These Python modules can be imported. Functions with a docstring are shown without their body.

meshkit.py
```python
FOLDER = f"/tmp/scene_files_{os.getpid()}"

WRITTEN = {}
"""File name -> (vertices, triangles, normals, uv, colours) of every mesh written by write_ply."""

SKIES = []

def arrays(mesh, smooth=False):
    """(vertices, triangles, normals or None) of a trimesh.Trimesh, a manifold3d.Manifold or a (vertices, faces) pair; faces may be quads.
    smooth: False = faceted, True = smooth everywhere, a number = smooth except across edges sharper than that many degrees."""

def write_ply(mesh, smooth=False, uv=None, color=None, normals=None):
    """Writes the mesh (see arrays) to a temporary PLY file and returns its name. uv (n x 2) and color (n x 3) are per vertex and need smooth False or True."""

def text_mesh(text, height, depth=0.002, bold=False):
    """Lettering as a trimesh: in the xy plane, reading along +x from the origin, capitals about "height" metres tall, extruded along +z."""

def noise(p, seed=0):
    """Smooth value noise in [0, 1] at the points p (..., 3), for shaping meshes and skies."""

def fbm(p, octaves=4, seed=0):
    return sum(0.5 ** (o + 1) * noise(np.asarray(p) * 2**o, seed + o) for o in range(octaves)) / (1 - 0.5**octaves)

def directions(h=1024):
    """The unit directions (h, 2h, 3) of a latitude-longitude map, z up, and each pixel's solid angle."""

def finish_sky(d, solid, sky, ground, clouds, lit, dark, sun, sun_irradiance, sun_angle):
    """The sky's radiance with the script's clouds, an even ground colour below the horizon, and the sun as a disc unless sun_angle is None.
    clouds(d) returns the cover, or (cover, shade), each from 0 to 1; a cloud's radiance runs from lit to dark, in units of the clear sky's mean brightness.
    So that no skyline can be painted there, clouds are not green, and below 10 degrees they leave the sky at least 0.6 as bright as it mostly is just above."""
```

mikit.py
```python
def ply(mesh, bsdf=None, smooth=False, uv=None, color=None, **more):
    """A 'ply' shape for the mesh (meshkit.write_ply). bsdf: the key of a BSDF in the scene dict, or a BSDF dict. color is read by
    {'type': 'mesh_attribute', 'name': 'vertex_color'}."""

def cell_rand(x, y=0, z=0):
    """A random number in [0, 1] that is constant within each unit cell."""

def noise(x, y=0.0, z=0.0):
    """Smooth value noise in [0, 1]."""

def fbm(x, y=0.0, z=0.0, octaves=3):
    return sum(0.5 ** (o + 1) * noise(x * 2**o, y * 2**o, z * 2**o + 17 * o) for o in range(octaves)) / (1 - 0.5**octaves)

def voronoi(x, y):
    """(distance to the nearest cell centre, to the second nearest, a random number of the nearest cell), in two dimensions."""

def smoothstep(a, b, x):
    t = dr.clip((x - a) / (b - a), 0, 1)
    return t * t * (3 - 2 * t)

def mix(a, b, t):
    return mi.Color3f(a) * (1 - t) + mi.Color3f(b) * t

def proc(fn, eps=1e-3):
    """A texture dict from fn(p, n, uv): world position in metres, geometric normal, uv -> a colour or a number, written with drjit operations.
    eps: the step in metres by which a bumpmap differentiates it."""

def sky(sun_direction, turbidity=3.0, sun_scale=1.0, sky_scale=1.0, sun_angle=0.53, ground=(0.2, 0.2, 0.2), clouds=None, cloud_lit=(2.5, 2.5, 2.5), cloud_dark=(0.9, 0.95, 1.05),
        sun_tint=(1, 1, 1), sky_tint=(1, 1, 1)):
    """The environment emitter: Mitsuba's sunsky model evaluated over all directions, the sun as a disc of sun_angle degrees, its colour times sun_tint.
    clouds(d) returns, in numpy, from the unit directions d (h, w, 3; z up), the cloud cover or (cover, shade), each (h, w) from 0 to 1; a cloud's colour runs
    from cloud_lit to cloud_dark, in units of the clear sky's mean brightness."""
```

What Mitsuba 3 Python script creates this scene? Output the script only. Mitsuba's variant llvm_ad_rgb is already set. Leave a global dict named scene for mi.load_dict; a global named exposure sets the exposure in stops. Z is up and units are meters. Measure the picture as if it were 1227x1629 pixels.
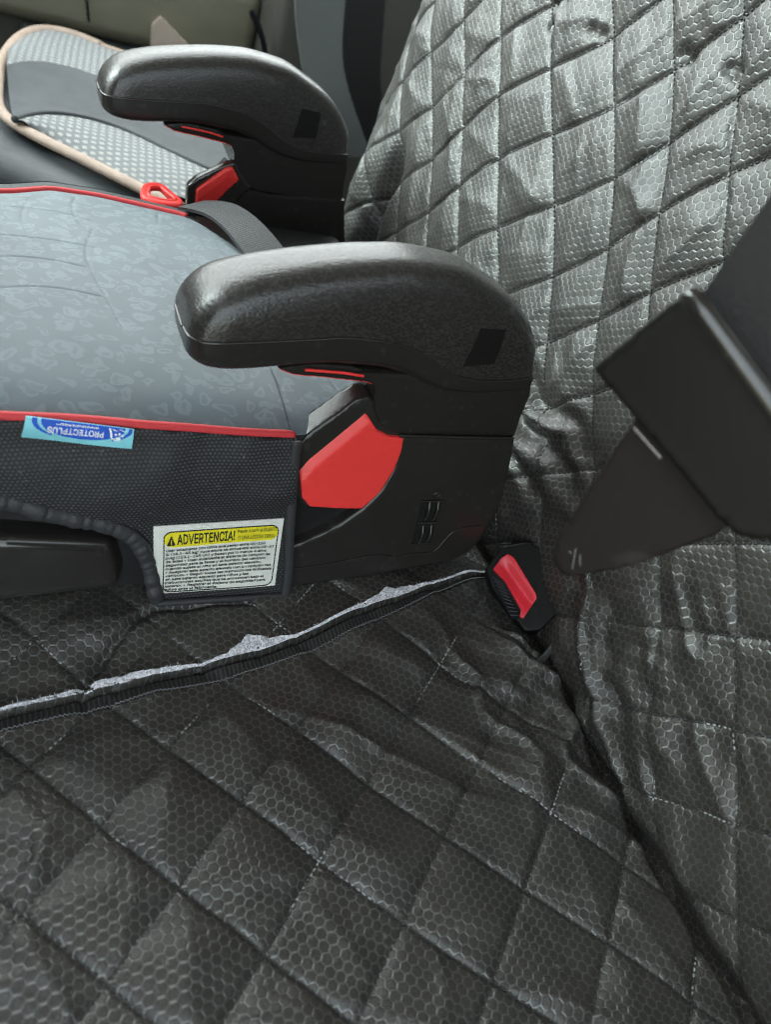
import math
import numpy as np
import trimesh
import drjit as dr
import mitsuba as mi
import manifold3d as m3
import mikit
import meshkit
from mikit import proc, noise, fbm, voronoi, smoothstep, mix, cell_rand
from shapely.geometry import Polygon, LineString

T = mi.ScalarTransform4f
scene, labels = {}, {}

# ------------------------------------------------------------------ camera, light, exposure
EYE = (-0.109, -0.3345, 0.3775)
FWD = (0.4532, 0.63828, -0.62227)
UP = (0.02452, 0.68888, 0.72446)
scene['camera'] = {
    'type': 'thinlens', 'fov': 66.0, 'fov_axis': 'y',
    'aperture_radius': 0.0018, 'focus_distance': 0.50,
    'near_clip': 0.01, 'far_clip': 50.0,
    'to_world': T().look_at(origin=EYE, target=tuple(np.add(EYE, FWD)), up=UP)}
exposure = 4.33
scene['sky'] = mikit.sky((-0.76, 0.42, 0.44), turbidity=3, sun_scale=0.23, sun_angle=32, sun_tint=(0.58, 0.92, 1.38), sky_tint=(1.10, 1.0, 0.86), cloud_lit=(4.0, 4.3, 4.25), clouds=lambda d: 0.4 + 0.6 * np.clip(0.5 + 0.75 * (0.95 * d[..., 1] - 0.2 * d[..., 0]), 0, 1), ground=(0.26, 0.215, 0.16))

G = {
    'base_rim': [[0.1184,0.0,0.1158],[0.1592,-0.0002,0.115],[0.2027,0.0,0.1158],[0.2063,-0.0038,0.0958],[0.2092,-0.0084,0.0713],[0.2084,-0.0121,0.052],[0.2036,-0.0153,0.0354],[0.1966,-0.0172,0.0251],[0.1853,-0.0183,0.0193],[0.1278,-0.0199,0.011],[0.0655,-0.0209,0.0057],[0.0008,-0.0212,0.004],[-0.1027,-0.0194,0.0135]],
    'guide_panel': [[0.0535,-0.0025,0.1028],[0.0616,-0.0005,0.113],[0.0817,0.0026,0.1295],[0.0873,0.0029,0.1313],[0.0922,0.0023,0.1279],[0.1005,0.0006,0.1192],[0.109,-0.0,0.1156],[0.1192,-0.0002,0.1146],[0.1201,-0.0018,0.1065],[0.1184,-0.0043,0.0933],[0.1128,-0.0072,0.0776],[0.103,-0.0096,0.0655],[0.0834,-0.0094,0.0664],[0.0672,-0.0091,0.0681],[0.0612,-0.0079,0.074]],
    'guide_ridge': [[0.0586,-0.0061,0.0836],[0.0653,-0.004,0.0946],[0.0801,-0.0011,0.1101],[0.0948,0.0019,0.1256]],
    'guide_frame': [[0.0504,-0.0025,0.1027],[0.0576,-0.0004,0.1137],[0.0741,0.0023,0.1281],[0.0839,0.004,0.1371],[0.0915,0.0044,0.139],[0.0975,0.0036,0.1345],[0.1014,0.0019,0.1258],[0.1102,0.0004,0.1178],[0.121,0.0,0.1159],[0.1204,-0.0044,0.0924],[0.1058,-0.01,0.0631],[0.0666,-0.0096,0.065],[0.0592,-0.0083,0.0719]],
    'sweep': [[0.1193,-0.0043,0.0933],[0.1135,-0.0075,0.0763],[0.1035,-0.01,0.0631],[0.0907,-0.0121,0.0523],[0.0754,-0.0137,0.0436],[0.0599,-0.015,0.0368]],
    'seam_low': [[0.0624,-0.018,0.0208],[0.0969,-0.0174,0.0244],[0.1283,-0.0168,0.0275],[0.1393,-0.0171,0.0258],[0.1499,-0.0167,0.0278],[0.1669,-0.0165,0.0289],[0.1718,-0.0152,0.0359],[0.1774,-0.0137,0.0439],[0.1841,-0.0131,0.0467],[0.1997,-0.0128,0.0482]],
    'vent': [[0.146,-0.0088,0.0696],[0.1613,-0.0087,0.0698],[0.1612,-0.0151,0.0365],[0.1475,-0.0151,0.0361]],
    'emblem': [[0.1554,-0.0078,0.0747]],
    'panel_top': [[-0.1172,0.0014,0.1232],[-0.1014,0.0012,0.1221],[-0.0806,0.0011,0.1218],[-0.0587,0.0009,0.1208],[-0.0372,0.0006,0.119],[-0.0112,0.0003,0.1175],[0.0166,-0.0,0.1156],[0.0467,-0.0002,0.1147]],
    'panel_right': [[0.0497,-0.0002,0.1148],[0.051,-0.0031,0.0995],[0.054,-0.0079,0.0741],[0.0576,-0.013,0.0472],[0.0611,-0.0176,0.0233],[0.0621,-0.021,0.0055]],
    'panel_arch': [[-0.0197,-0.0207,0.0068],[-0.0228,-0.0186,0.0177],[-0.0286,-0.0147,0.0382],[-0.035,-0.0125,0.05],[-0.0428,-0.0112,0.0566],[-0.0562,-0.0102,0.062],[-0.069,-0.0095,0.0655],[-0.0844,-0.0086,0.0706],[-0.0962,-0.0077,0.075],[-0.1187,-0.007,0.0791]],
    'label': [[-0.0256,-0.016,0.0605],[0.0504,-0.0155,0.0633],[0.0529,-0.0249,0.0138],[-0.0218,-0.025,0.0131]],
    'tag': [[-0.0905,-0.0046,0.1258],[-0.0403,-0.0057,0.1201],[-0.0409,-0.0077,0.1094],[-0.0926,-0.0067,0.1148]],
    'foot_top': [[-0.1191,-0.0095,0.0656],[-0.1021,-0.0104,0.0608],[-0.0842,-0.0118,0.0535],[-0.0653,-0.0129,0.0477],[-0.0455,-0.0134,0.0451],[-0.0348,-0.0129,0.0479]],
    'foot_bot': [[-0.1027,-0.0192,0.0148],[-0.0838,-0.0198,0.0113],[-0.0539,-0.0203,0.009],[-0.0239,-0.0204,0.0086]],
    'seam': [[-0.0094,0.0,0.1702],[0.0125,0.0,0.1728],[0.0451,0.0,0.1774],[0.0658,0.0,0.18],[0.0884,0.0,0.1792],[0.1076,0.0,0.1748],[0.1251,0.0,0.1664],[0.1405,0.0,0.16],[0.159,0.0,0.1581],[0.1939,0.0,0.1611]],
    'column': [[0.0292,0.0,0.1569],[0.0496,0.0,0.1599],[0.07,0.0,0.1597],[0.0847,0.0,0.1552],[0.0915,0.0,0.1462],[0.095,0.0,0.133],[0.1012,0.0,0.124],[0.1103,0.0,0.1171],[0.1184,0.0,0.1158],[0.2027,0.0,0.1158],[0.1994,0.0,0.1348],[0.1988,0.0,0.1485],[0.1939,0.0,0.1611]],
    'lip': [[0.0311,0.0,0.1562],[0.0407,0.0,0.1529],[0.0589,0.0,0.1524],[0.0841,0.0,0.1509],[0.0906,0.0,0.1492],[0.0881,0.0,0.1567],[0.0716,0.0,0.1606],[0.0494,0.0,0.1607]],
    'badge': [[0.1441,0.0,0.1914],[0.1626,0.0,0.1906],[0.1617,0.0,0.1699],[0.1408,0.0,0.1675]],
    'slit': [[-0.1159,-0.0896,0.002],[-0.1047,-0.0879,0.002],[-0.0691,-0.083,0.002],[-0.0263,-0.0765,0.002],[0.0023,-0.0733,0.002],[0.0294,-0.0689,0.002],[0.0629,-0.0623,0.002],[0.0937,-0.0525,0.002],[0.1163,-0.046,0.002],[0.1422,-0.04,0.002],[0.1705,-0.0319,0.002],[0.1966,-0.0265,0.002],[0.2252,-0.0241,0.002]],
    'pleat': [[0.0362,-0.029,0.006],[-0.0008,-0.0288,0.006],[-0.0213,-0.0296,0.006],[-0.033,-0.0365,0.006],[-0.0468,-0.0508,0.006],[-0.0656,-0.0756,0.006]],
    'pad_far': [[-0.1246,0.2329,0.115],[-0.106,0.2509,0.115],[-0.0859,0.2682,0.115],[-0.0603,0.283,0.115],[-0.0252,0.2828,0.115],[0.0107,0.2757,0.115],[0.0385,0.2695,0.115],[0.0538,0.2475,0.115],[0.0755,0.2128,0.115],[0.0891,0.1891,0.115]],
    'strap_a': [[0.0316,0.2795,0.118],[0.0424,0.2666,0.118],[0.0538,0.2383,0.118],[0.065,0.2016,0.118],[0.0741,0.1712,0.118]],
    'strap_b': [[0.0563,0.2995,0.118],[0.0682,0.2943,0.118],[0.0832,0.2685,0.118],[0.0994,0.2303,0.118],[0.1125,0.2034,0.118]],
    'hook': [[0.0102,0.2966,0.113],[0.0103,0.3104,0.113],[0.0173,0.3249,0.113],[0.0256,0.3269,0.113],[0.0303,0.3178,0.113],[0.0367,0.2967,0.113]],
    'trim': [[0.0598,0.3803,0.075],[0.0292,0.4078,0.075],[-0.0255,0.4625,0.075],[-0.0612,0.4981,0.075],[-0.0825,0.5313,0.075],[-0.0886,0.5875,0.075],[-0.0843,0.6623,0.075],[-0.0703,0.7498,0.075],[-0.0439,0.8316,0.075],[-0.0169,0.862,0.075],[0.009,0.8625,0.075],[0.0374,0.8435,0.075]],
    'trim2': [[0.0374,0.8435,0.075],[0.0892,0.8241,0.075],[0.1696,0.8179,0.075]],
    'ridge_low': [[-0.0759,0.5045,0.083],[-0.054,0.5311,0.083],[-0.0247,0.544,0.083],[0.0162,0.5373,0.083],[0.0603,0.5016,0.083],[0.0979,0.4665,0.083]],
    'ridge_up': [[-0.0772,0.6594,0.083],[-0.0546,0.6881,0.083],[-0.0185,0.7012,0.083],[0.0202,0.6872,0.083],[0.0798,0.667,0.083]],
    'dot_low_edge': [[-0.0583,0.5011,0.075],[-0.0245,0.4748,0.075],[0.0259,0.4243,0.075],[0.0684,0.4018,0.075]],
    'far_guide': [[0.0639,0.36,0.0879],[0.0626,0.36,0.1042],[0.0851,0.36,0.1269],[0.0903,0.36,0.1289],[0.0976,0.36,0.1196],[0.0788,0.36,0.0902]],
    'far_guide2': [[0.0638,0.36,0.0965],[0.0897,0.36,0.1228],[0.0964,0.36,0.12]],
    'far_frame': [[0.0571,0.36,0.0851],[0.0549,0.36,0.1046],[0.0619,0.36,0.113],[0.0833,0.36,0.1277],[0.0919,0.36,0.1325],[0.1036,0.36,0.1184],[0.1115,0.36,0.1134],[0.0878,0.36,0.084]],
    'far_base': [[0.0833,0.36,0.0938],[0.0983,0.36,0.1158],[0.1074,0.36,0.1105],[0.1302,0.36,0.1084],[0.2023,0.36,0.1152],[0.215,0.36,0.071],[0.2153,0.36,0.0507],[0.1139,0.36,0.0377]],
    'nodes_back': [[0.2396,0.3235],[0.2051,0.2917],[0.1714,0.2606],[0.1317,0.223],[0.0919,0.1853],[0.1223,0.2941],[0.0897,0.262],[0.0597,0.2317],[0.0624,0.2923],[0.0387,0.2615],[0.0105,0.2216],[0.0101,0.3008],[-0.0248,0.2628],[0.2947,0.2909],[0.2607,0.2559],[0.2218,0.2206],[0.1801,0.1818],[0.3155,0.2515],[0.3875,0.2478],[0.4329,0.2123],[0.2824,0.2209]],
    'nodes_back_ij': [[0,0],[0,1],[0,2],[0,3],[0,4],[1,2],[1,3],[1,4],[2,3],[2,4],[2,5],[3,4],[3,5],[-1,0],[-1,1],[-1,2],[-1,3],[-2,0],[-3,-1],[-4,-1],[-2,1]],
    'nodes_seat': [[-0.0921,-0.1161],[-0.0657,-0.1535],[-0.0337,-0.1892],[-0.0005,-0.2259],[-0.0259,-0.1166],[0.0033,-0.1532],[0.0357,-0.1918],[0.066,-0.2316],[0.0789,-0.1533],[0.1049,-0.1959],[0.1417,-0.2302],[0.1453,-0.16],[-0.0986,-0.1846],[-0.069,-0.22]],
    'nodes_seat_ij': [[0,0],[1,0],[2,0],[3,0],[1,-1],[2,-1],[3,-1],[4,-1],[3,-2],[4,-2],[5,-2],[4,-3],[1,1],[2,1]],
    'marks_back': [[0.2376,0.3261],[0.2283,0.3305],[0.1828,0.3245],[0.1717,0.3256],[0.0911,0.3379],[0.0843,0.3375],[0.0448,0.3419],[0.0529,0.3417],[0.2309,0.3153]],
    'folds_back': [[0.073,0.1386],[0.0474,0.1236],[0.0328,0.1007],[0.0181,0.0776],[0.0014,0.0619],[0.0178,0.1345],[0.2526,0.2142],[0.4005,0.1486],[0.3416,0.0846],[0.4436,0.1243],[0.4021,0.0606],[0.3335,0.0855]],
    'buckle_body': [[0.2038,-0.0322,0.0242],[0.2173,-0.0232,0.0376],[0.2335,-0.0282,0.0456],[0.2461,-0.0414,0.0469],[0.2497,-0.0653,0.0369],[0.2408,-0.077,0.025],[0.2283,-0.0822,0.0141],[0.2192,-0.0785,0.0101],[0.2099,-0.057,0.0152],[0.2052,-0.0449,0.0185]],
    'buckle_button': [[0.2074,-0.0359,0.0272],[0.2133,-0.0317,0.0332],[0.2179,-0.0309,0.0366],[0.2212,-0.0349,0.0367],[0.2293,-0.0618,0.0279],[0.2291,-0.0642,0.0266],[0.2188,-0.072,0.0159],[0.2169,-0.07,0.0157],[0.2185,-0.0664,0.0186],[0.2129,-0.0464,0.0253]],
    'buckle_slot': [[0.206,-0.0369,0.0245],[0.2113,-0.0445,0.024],[0.2179,-0.0661,0.017],[0.2176,-0.0707,0.0145],[0.2128,-0.0689,0.0123],[0.2082,-0.0531,0.0175]],
    'buckle_web': [[0.2874,-0.0364,0.004],[0.2662,-0.0561,0.004],[0.2372,-0.0779,0.004],[0.2567,-0.067,0.004]],
    'buckle_n': [-0.4993,-0.3994,0.7689],
    'tongue_n': [-0.8171,-0.5639,0.1196],
    'grip': [[0.0851,-0.146,0.2616],[0.0861,-0.1465,0.2662],[0.0953,-0.1536,0.2952],[0.0966,-0.155,0.2975],[0.0984,-0.1578,0.297],[0.1359,-0.2187,0.2659],[0.1399,-0.2273,0.2527],[0.1259,-0.2101,0.2382],[0.1228,-0.2058,0.2372],[0.1202,-0.2018,0.2382],[0.1017,-0.1722,0.2511]],
    'plate': [[0.1083,-0.1549,0.2606],[0.1066,-0.156,0.2447],[0.104,-0.1571,0.221],[0.1017,-0.1586,0.1984],[0.1006,-0.1588,0.1896],[0.1006,-0.1601,0.1839],[0.1017,-0.1629,0.1781],[0.1042,-0.167,0.1757],[0.1066,-0.1703,0.1767],[0.1182,-0.1831,0.1954],[0.1329,-0.1976,0.2278],[0.1318,-0.1908,0.2525]],
    'slotbar': [[0.0963,-0.1661,0.2517],[0.1036,-0.1776,0.2475]],
    'belt': [[0.1216,-0.1398,0.2891],[0.1266,-0.1387,0.3288],[0.1347,-0.1398,0.3785],[0.1605,-0.1839,0.3466],[0.1477,-0.1814,0.2709]],
    'belt_far': [[0.2485,0.78,0.2196],[0.2579,0.78,0.1802],[0.2763,0.78,0.1327],[0.3014,0.78,0.0825],[0.3651,0.78,0.0167],[0.4153,0.78,0.0257],[0.3621,0.78,0.0948],[0.3333,0.78,0.1452],[0.3216,0.78,0.1952],[0.3134,0.78,0.2356]],
    'belt_far2': [[0.3177,0.8,0.2323],[0.3421,0.8,0.1412],[0.3669,0.8,0.089],[0.4029,0.8,0.0155],[0.4529,0.8,0.0244],[0.4008,0.8,0.1378],[0.3845,0.8,0.2048],[0.3735,0.8,0.2461]],
    'door': [[-0.075,0.95,0.0734],[-0.0752,0.95,0.0402],[0.0411,0.95,0.0684],[0.1396,0.95,0.095],[0.2063,0.95,0.1249],[0.2473,0.95,0.1505],[-0.0103,0.95,0.055],[0.1432,0.95,0.0658],[0.1976,0.95,0.0653],[0.2341,0.95,0.1473],[0.2552,0.95,0.12],[0.2708,0.95,0.0899],[0.3102,0.95,0.1655],[0.3237,0.95,0.0662],[0.1175,0.95,0.0601],[0.1162,0.95,0.088],[0.1268,0.95,0.1007],[0.1689,0.95,0.074]],
    'corner': [[0.2883,0.9,0.0744],[0.2869,0.9,0.1721],[0.3256,0.9,0.0823]],
}

# ------------------------------------------------------------------ helpers
def numbered(key):
    if key not in scene and key not in labels:
        return key
    n = 1
    while f'{key}_{n:03d}' in scene or f'{key}_{n:03d}' in labels:
        n += 1
    return f'{key}_{n:03d}'


def put(key, mesh, mat, smooth=40, uv=None, label=None, **more):
    key = numbered(key)
    scene[key] = mikit.ply(mesh, mat, smooth=smooth, uv=uv, **more)
    if label:
        labels[key] = {'label': label}
    return key


def thing(key, label, category, **more):
    labels[key] = {'label': label, 'category': category, **more}
    return key


def tm(m):
    if isinstance(m, trimesh.Trimesh):
        return m
    q = m.to_mesh()
    return trimesh.Trimesh(np.array(q.vert_properties[:, :3], float), np.array(q.tri_verts), process=False)


def spline(pts, n, closed=False):
    from scipy.interpolate import CubicSpline
    p = np.asarray(pts, float)
    if closed:
        p = np.vstack([p, p[:1]])
    t = np.r_[0, np.cumsum(np.maximum(np.linalg.norm(np.diff(p, axis=0), axis=1), 1e-9))]
    c = CubicSpline(t, p, bc_type='periodic' if closed else 'natural')
    return c(np.linspace(0, t[-1], n + 1)[:-1] if closed else np.linspace(0, t[-1], n))


def polyline(pts, step):
    p = np.asarray(pts, float)
    t = np.r_[0, np.cumsum(np.linalg.norm(np.diff(p, axis=0), axis=1))]
    s = np.linspace(0, t[-1], max(2, int(t[-1] / step) + 1))
    return np.stack([np.interp(s, t, p[:, k]) for k in range(p.shape[1])], 1)


def grid_faces(nu, nv, wrap=False):
    i, j = np.meshgrid(np.arange(nu - 1), np.arange(nv if wrap else nv - 1), indexing='ij')
    a = (i * nv + j).ravel()
    b = (i * nv + (j + 1) % nv).ravel()
    return np.vstack([np.c_[a, a + nv, b], np.c_[b, a + nv, b + nv]])


def loft(rings, cap=True):
    """rings (n, m, 3): closed sections joined one after another."""
    r = np.asarray(rings, float)
    n, m = r.shape[:2]
    f = grid_faces(n, m, True)
    v = r.reshape(-1, 3)
    if cap:
        v = np.vstack([v, r[0].mean(0), r[-1].mean(0)])
        k = np.arange(m)
        f = np.vstack([f, np.c_[k, np.roll(k, -1), np.full(m, n * m)], np.c_[(n - 1) * m + np.roll(k, -1), (n - 1) * m + k, np.full(m, n * m + 1)]])
    t = trimesh.Trimesh(v, f, process=False)
    if t.volume < 0:
        t.invert()
    return t


def tube(path, a, b=None, nrm=(0, 0, 1), n=10, closed=False, power=1.0):
    """A tube along path with half width a (across) and half thickness b (along nrm)."""
    p = np.asarray(path, float)
    b = a if b is None else b
    a, b = np.broadcast_to(a, len(p)), np.broadcast_to(b, len(p))
    tan = np.gradient(p, axis=0)
    if closed:
        tan = np.roll(p, -1, 0) - np.roll(p, 1, 0)
    tan /= np.linalg.norm(tan, axis=1, keepdims=True) + 1e-12
    nr = np.broadcast_to(np.asarray(nrm, float), p.shape)
    side = np.cross(tan, nr)
    side /= np.linalg.norm(side, axis=1, keepdims=True) + 1e-12
    up = np.cross(side, tan)
    ph = np.arange(n) / n * 2 * np.pi
    cs, sn = np.cos(ph), np.sin(ph)
    cs, sn = np.sign(cs) * abs(cs) ** power, np.sign(sn) * abs(sn) ** power
    r = p[:, None] + side[:, None] * (a[:, None] * cs)[..., None] + up[:, None] * (b[:, None] * sn)[..., None]
    if closed:
        r = np.concatenate([r, r[:1]])
        return loft(r, False)
    return loft(r)


def plate(poly, y0, y1, edge=0.003, soft=3, warp=None, holes=()):
    """An (x, z) outline as a solid between y0 and y1, its edges softened."""
    pl = Polygon([tuple(p[:2]) if len(p) == 2 else (p[0], p[2]) for p in poly]).buffer(0)
    for h in holes:
        pl = pl.difference(Polygon(h))
    cs = m3.CrossSection([np.array(pl.exterior.coords)[:-1][:: (1 if pl.exterior.is_ccw else -1)]] + [np.array(i.coords)[:-1][:: (-1 if i.is_ccw else 1)] for i in pl.interiors])
    m = m3.Manifold.extrude(cs, y1 - y0).rotate((90, 0, 0)).translate((0, y1, 0))
    t = tm(m.refine_to_length(edge))
    t.merge_vertices()
    if soft:
        trimesh.smoothing.filter_taubin(t, lamb=0.5, nu=0.51, iterations=soft)
    if warp is not None:
        t.vertices = warp(np.array(t.vertices))
    return t


def prism(outline3, nrm, depth, edge=0.003, soft=3):
    """A planar outline in space pushed back by depth against nrm, its edges softened."""
    p = np.asarray(outline3, float)
    nrm = np.asarray(nrm, float) / np.linalg.norm(nrm)
    o = p.mean(0)
    ux = np.cross([0, 0, 1], nrm)
    ux /= np.linalg.norm(ux)
    uy = np.cross(nrm, ux)
    q = np.c_[(p - o) @ ux, (p - o) @ uy]
    pl = Polygon(q).buffer(0)
    c = np.array(pl.exterior.coords)[:-1]
    if not pl.exterior.is_ccw:
        c = c[::-1]
    t = tm(m3.Manifold.extrude(m3.CrossSection([c]), depth).translate((0, 0, -depth)).refine_to_length(edge))
    t.merge_vertices()
    if soft:
        trimesh.smoothing.filter_taubin(t, lamb=0.5, nu=0.51, iterations=soft)
    v = np.array(t.vertices)
    t.vertices = o + v[:, :1] * ux + v[:, 1:2] * uy + v[:, 2:] * nrm
    return t


def box(lo, hi, r=0.0):
    lo, hi = np.array(lo, float), np.array(hi, float)
    if r <= 0:
        return trimesh.creation.box(extents=hi - lo, transform=trimesh.transformations.translation_matrix((lo + hi) / 2))
    s = m3.Manifold.sphere(r, 16)
    return tm(m3.Manifold.batch_hull([s.translate(tuple(np.where(k, hi - r, lo + r))) for k in np.ndindex(2, 2, 2)]))


def hull(balls):
    return tm(m3.Manifold.batch_hull([m3.Manifold.sphere(r, 24).translate((x, y, z)) for x, y, z, r in balls]))


def nz(p, f, seed=0, octaves=3):
    return meshkit.fbm(np.asarray(p, float) * f, octaves, seed) * 2 - 1


def join(ms):
    return trimesh.util.concatenate([tm(m) for m in ms])


# ------------------------------------------------------------------ materials
def rgb(*c):
    return {'type': 'rgb', 'value': list(c)}


def mat(name, color, rough=0.5, spec=0.5, bump=None, bump_scale=1.0, eps=5e-4, **more):
    b = {'type': 'principled', 'base_color': color if isinstance(color, dict) else rgb(*color), 'roughness': rough, 'specular': spec, **more}
    if bump is not None:
        b = {'type': 'bumpmap', 'arbitrary': proc(bump, eps=eps), 'scale': bump_scale, 'bsdf': b}
    scene[name] = {'type': 'twosided', 'bsdf': b}


def hexa(uv, pitch=0.0053):
    """Distance to the nearest edge of a honeycomb with flat tops, in metres."""
    x, y = uv.x, uv.y
    ax, ay = pitch * math.sqrt(3), pitch

    def cell(ox, oy):
        px, py = x - ox, y - oy
        return px - ax * dr.floor(px / ax + 0.5), py - ay * dr.floor(py / ay + 0.5)

    x1, y1 = cell(0, 0)
    x2, y2 = cell(ax / 2, ay / 2)
    first = x1 * x1 + y1 * y1 < x2 * x2 + y2 * y2
    hx, hy = dr.abs(dr.select(first, x1, x2)), dr.abs(dr.select(first, y1, y2))
    return pitch / 2 - dr.maximum(hy, hy * 0.5 + hx * 0.8660254)


def hex_turn(uv):
    wob = 0.0009
    u = uv.x + wob * (noise(uv.x * 45, uv.y * 45, 3) - 0.5) * 2
    v = uv.y + wob * (noise(uv.x * 45, uv.y * 45, 9) - 0.5) * 2
    c, s = math.cos(0.09), math.sin(0.09)
    return mi.Point2f(u * c - v * s, u * s + v * c)


def hex_line(uv):
    return 1 - smoothstep(0.00020, 0.00050, hexa(hex_turn(uv)))


def cloth_color(p, n, uv):
    line = hex_line(uv)
    warm_reflect = fbm(uv.x * 60, uv.y * 60, 1.0, 3)
    weave = noise(uv.x * 2600, uv.y * 1500, 0)
    lint = smoothstep(0.92, 0.96, noise(uv.x * 520, uv.y * 520, 5))
    base = mix((0.0135, 0.0130, 0.0120), (0.033, 0.0285, 0.022), warm_reflect) * (0.8 + 0.4 * weave)  # patchy brown paints warm reflected light into the even cloth colour
    base = mix(base, (0.13, 0.13, 0.128), line)
    return mix(base, (0.20, 0.20, 0.20), lint * 0.35)


def cloth_rough(p, n, uv):
    return 0.50 - 0.21 * hex_line(uv)


def cloth_metal(p, n, uv):
    return 0.7 * hex_line(uv)


def cloth_bump(p, n, uv):
    d = hexa(hex_turn(uv))
    groove = smoothstep(0.0, 0.0007, d)
    return groove * 0.00020 + 0.00003 * noise(uv.x * 2200, uv.y * 1300, 0)


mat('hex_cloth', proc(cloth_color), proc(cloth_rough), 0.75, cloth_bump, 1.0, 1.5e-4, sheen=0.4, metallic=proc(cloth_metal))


def thread_color(p, n, uv):
    w = smoothstep(0.73, 0.80, noise(p.x * 38 + 3, p.y * 38, p.z * 38)) * smoothstep(0.3, 0.4, noise(p.x * 700, p.y * 700, p.z * 700))
    return mix((0.022, 0.022, 0.023), (0.30, 0.30, 0.31), w)


mat('thread', proc(thread_color), 0.45, 0.5)


def grain(p, n, uv):
    return 0.00015 * noise(p.x * 800, p.y * 800, p.z * 800)


def scuffed(p, n, uv):
    s = smoothstep(0.66, 0.8, fbm(p.x * 300, p.y * 120, p.z * 160, 3))
    return mix((0.019, 0.0175, 0.0155), (0.05, 0.047, 0.043), s * 0.3)




def grain_color(p, n, uv):
    g = noise(p.x * 800, p.y * 800, p.z * 800) * 0.6 + noise(p.x * 1400, p.y * 1400, p.z * 1400) * 0.4
    dusty = smoothstep(0.72, 0.85, fbm(p.x * 90, p.y * 90, p.z * 90, 3))
    return mix(mix((0.017, 0.0155, 0.014), (0.033, 0.030, 0.0275), smoothstep(0.35, 0.75, g)), (0.06, 0.058, 0.055), 0.5 * dusty)


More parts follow.
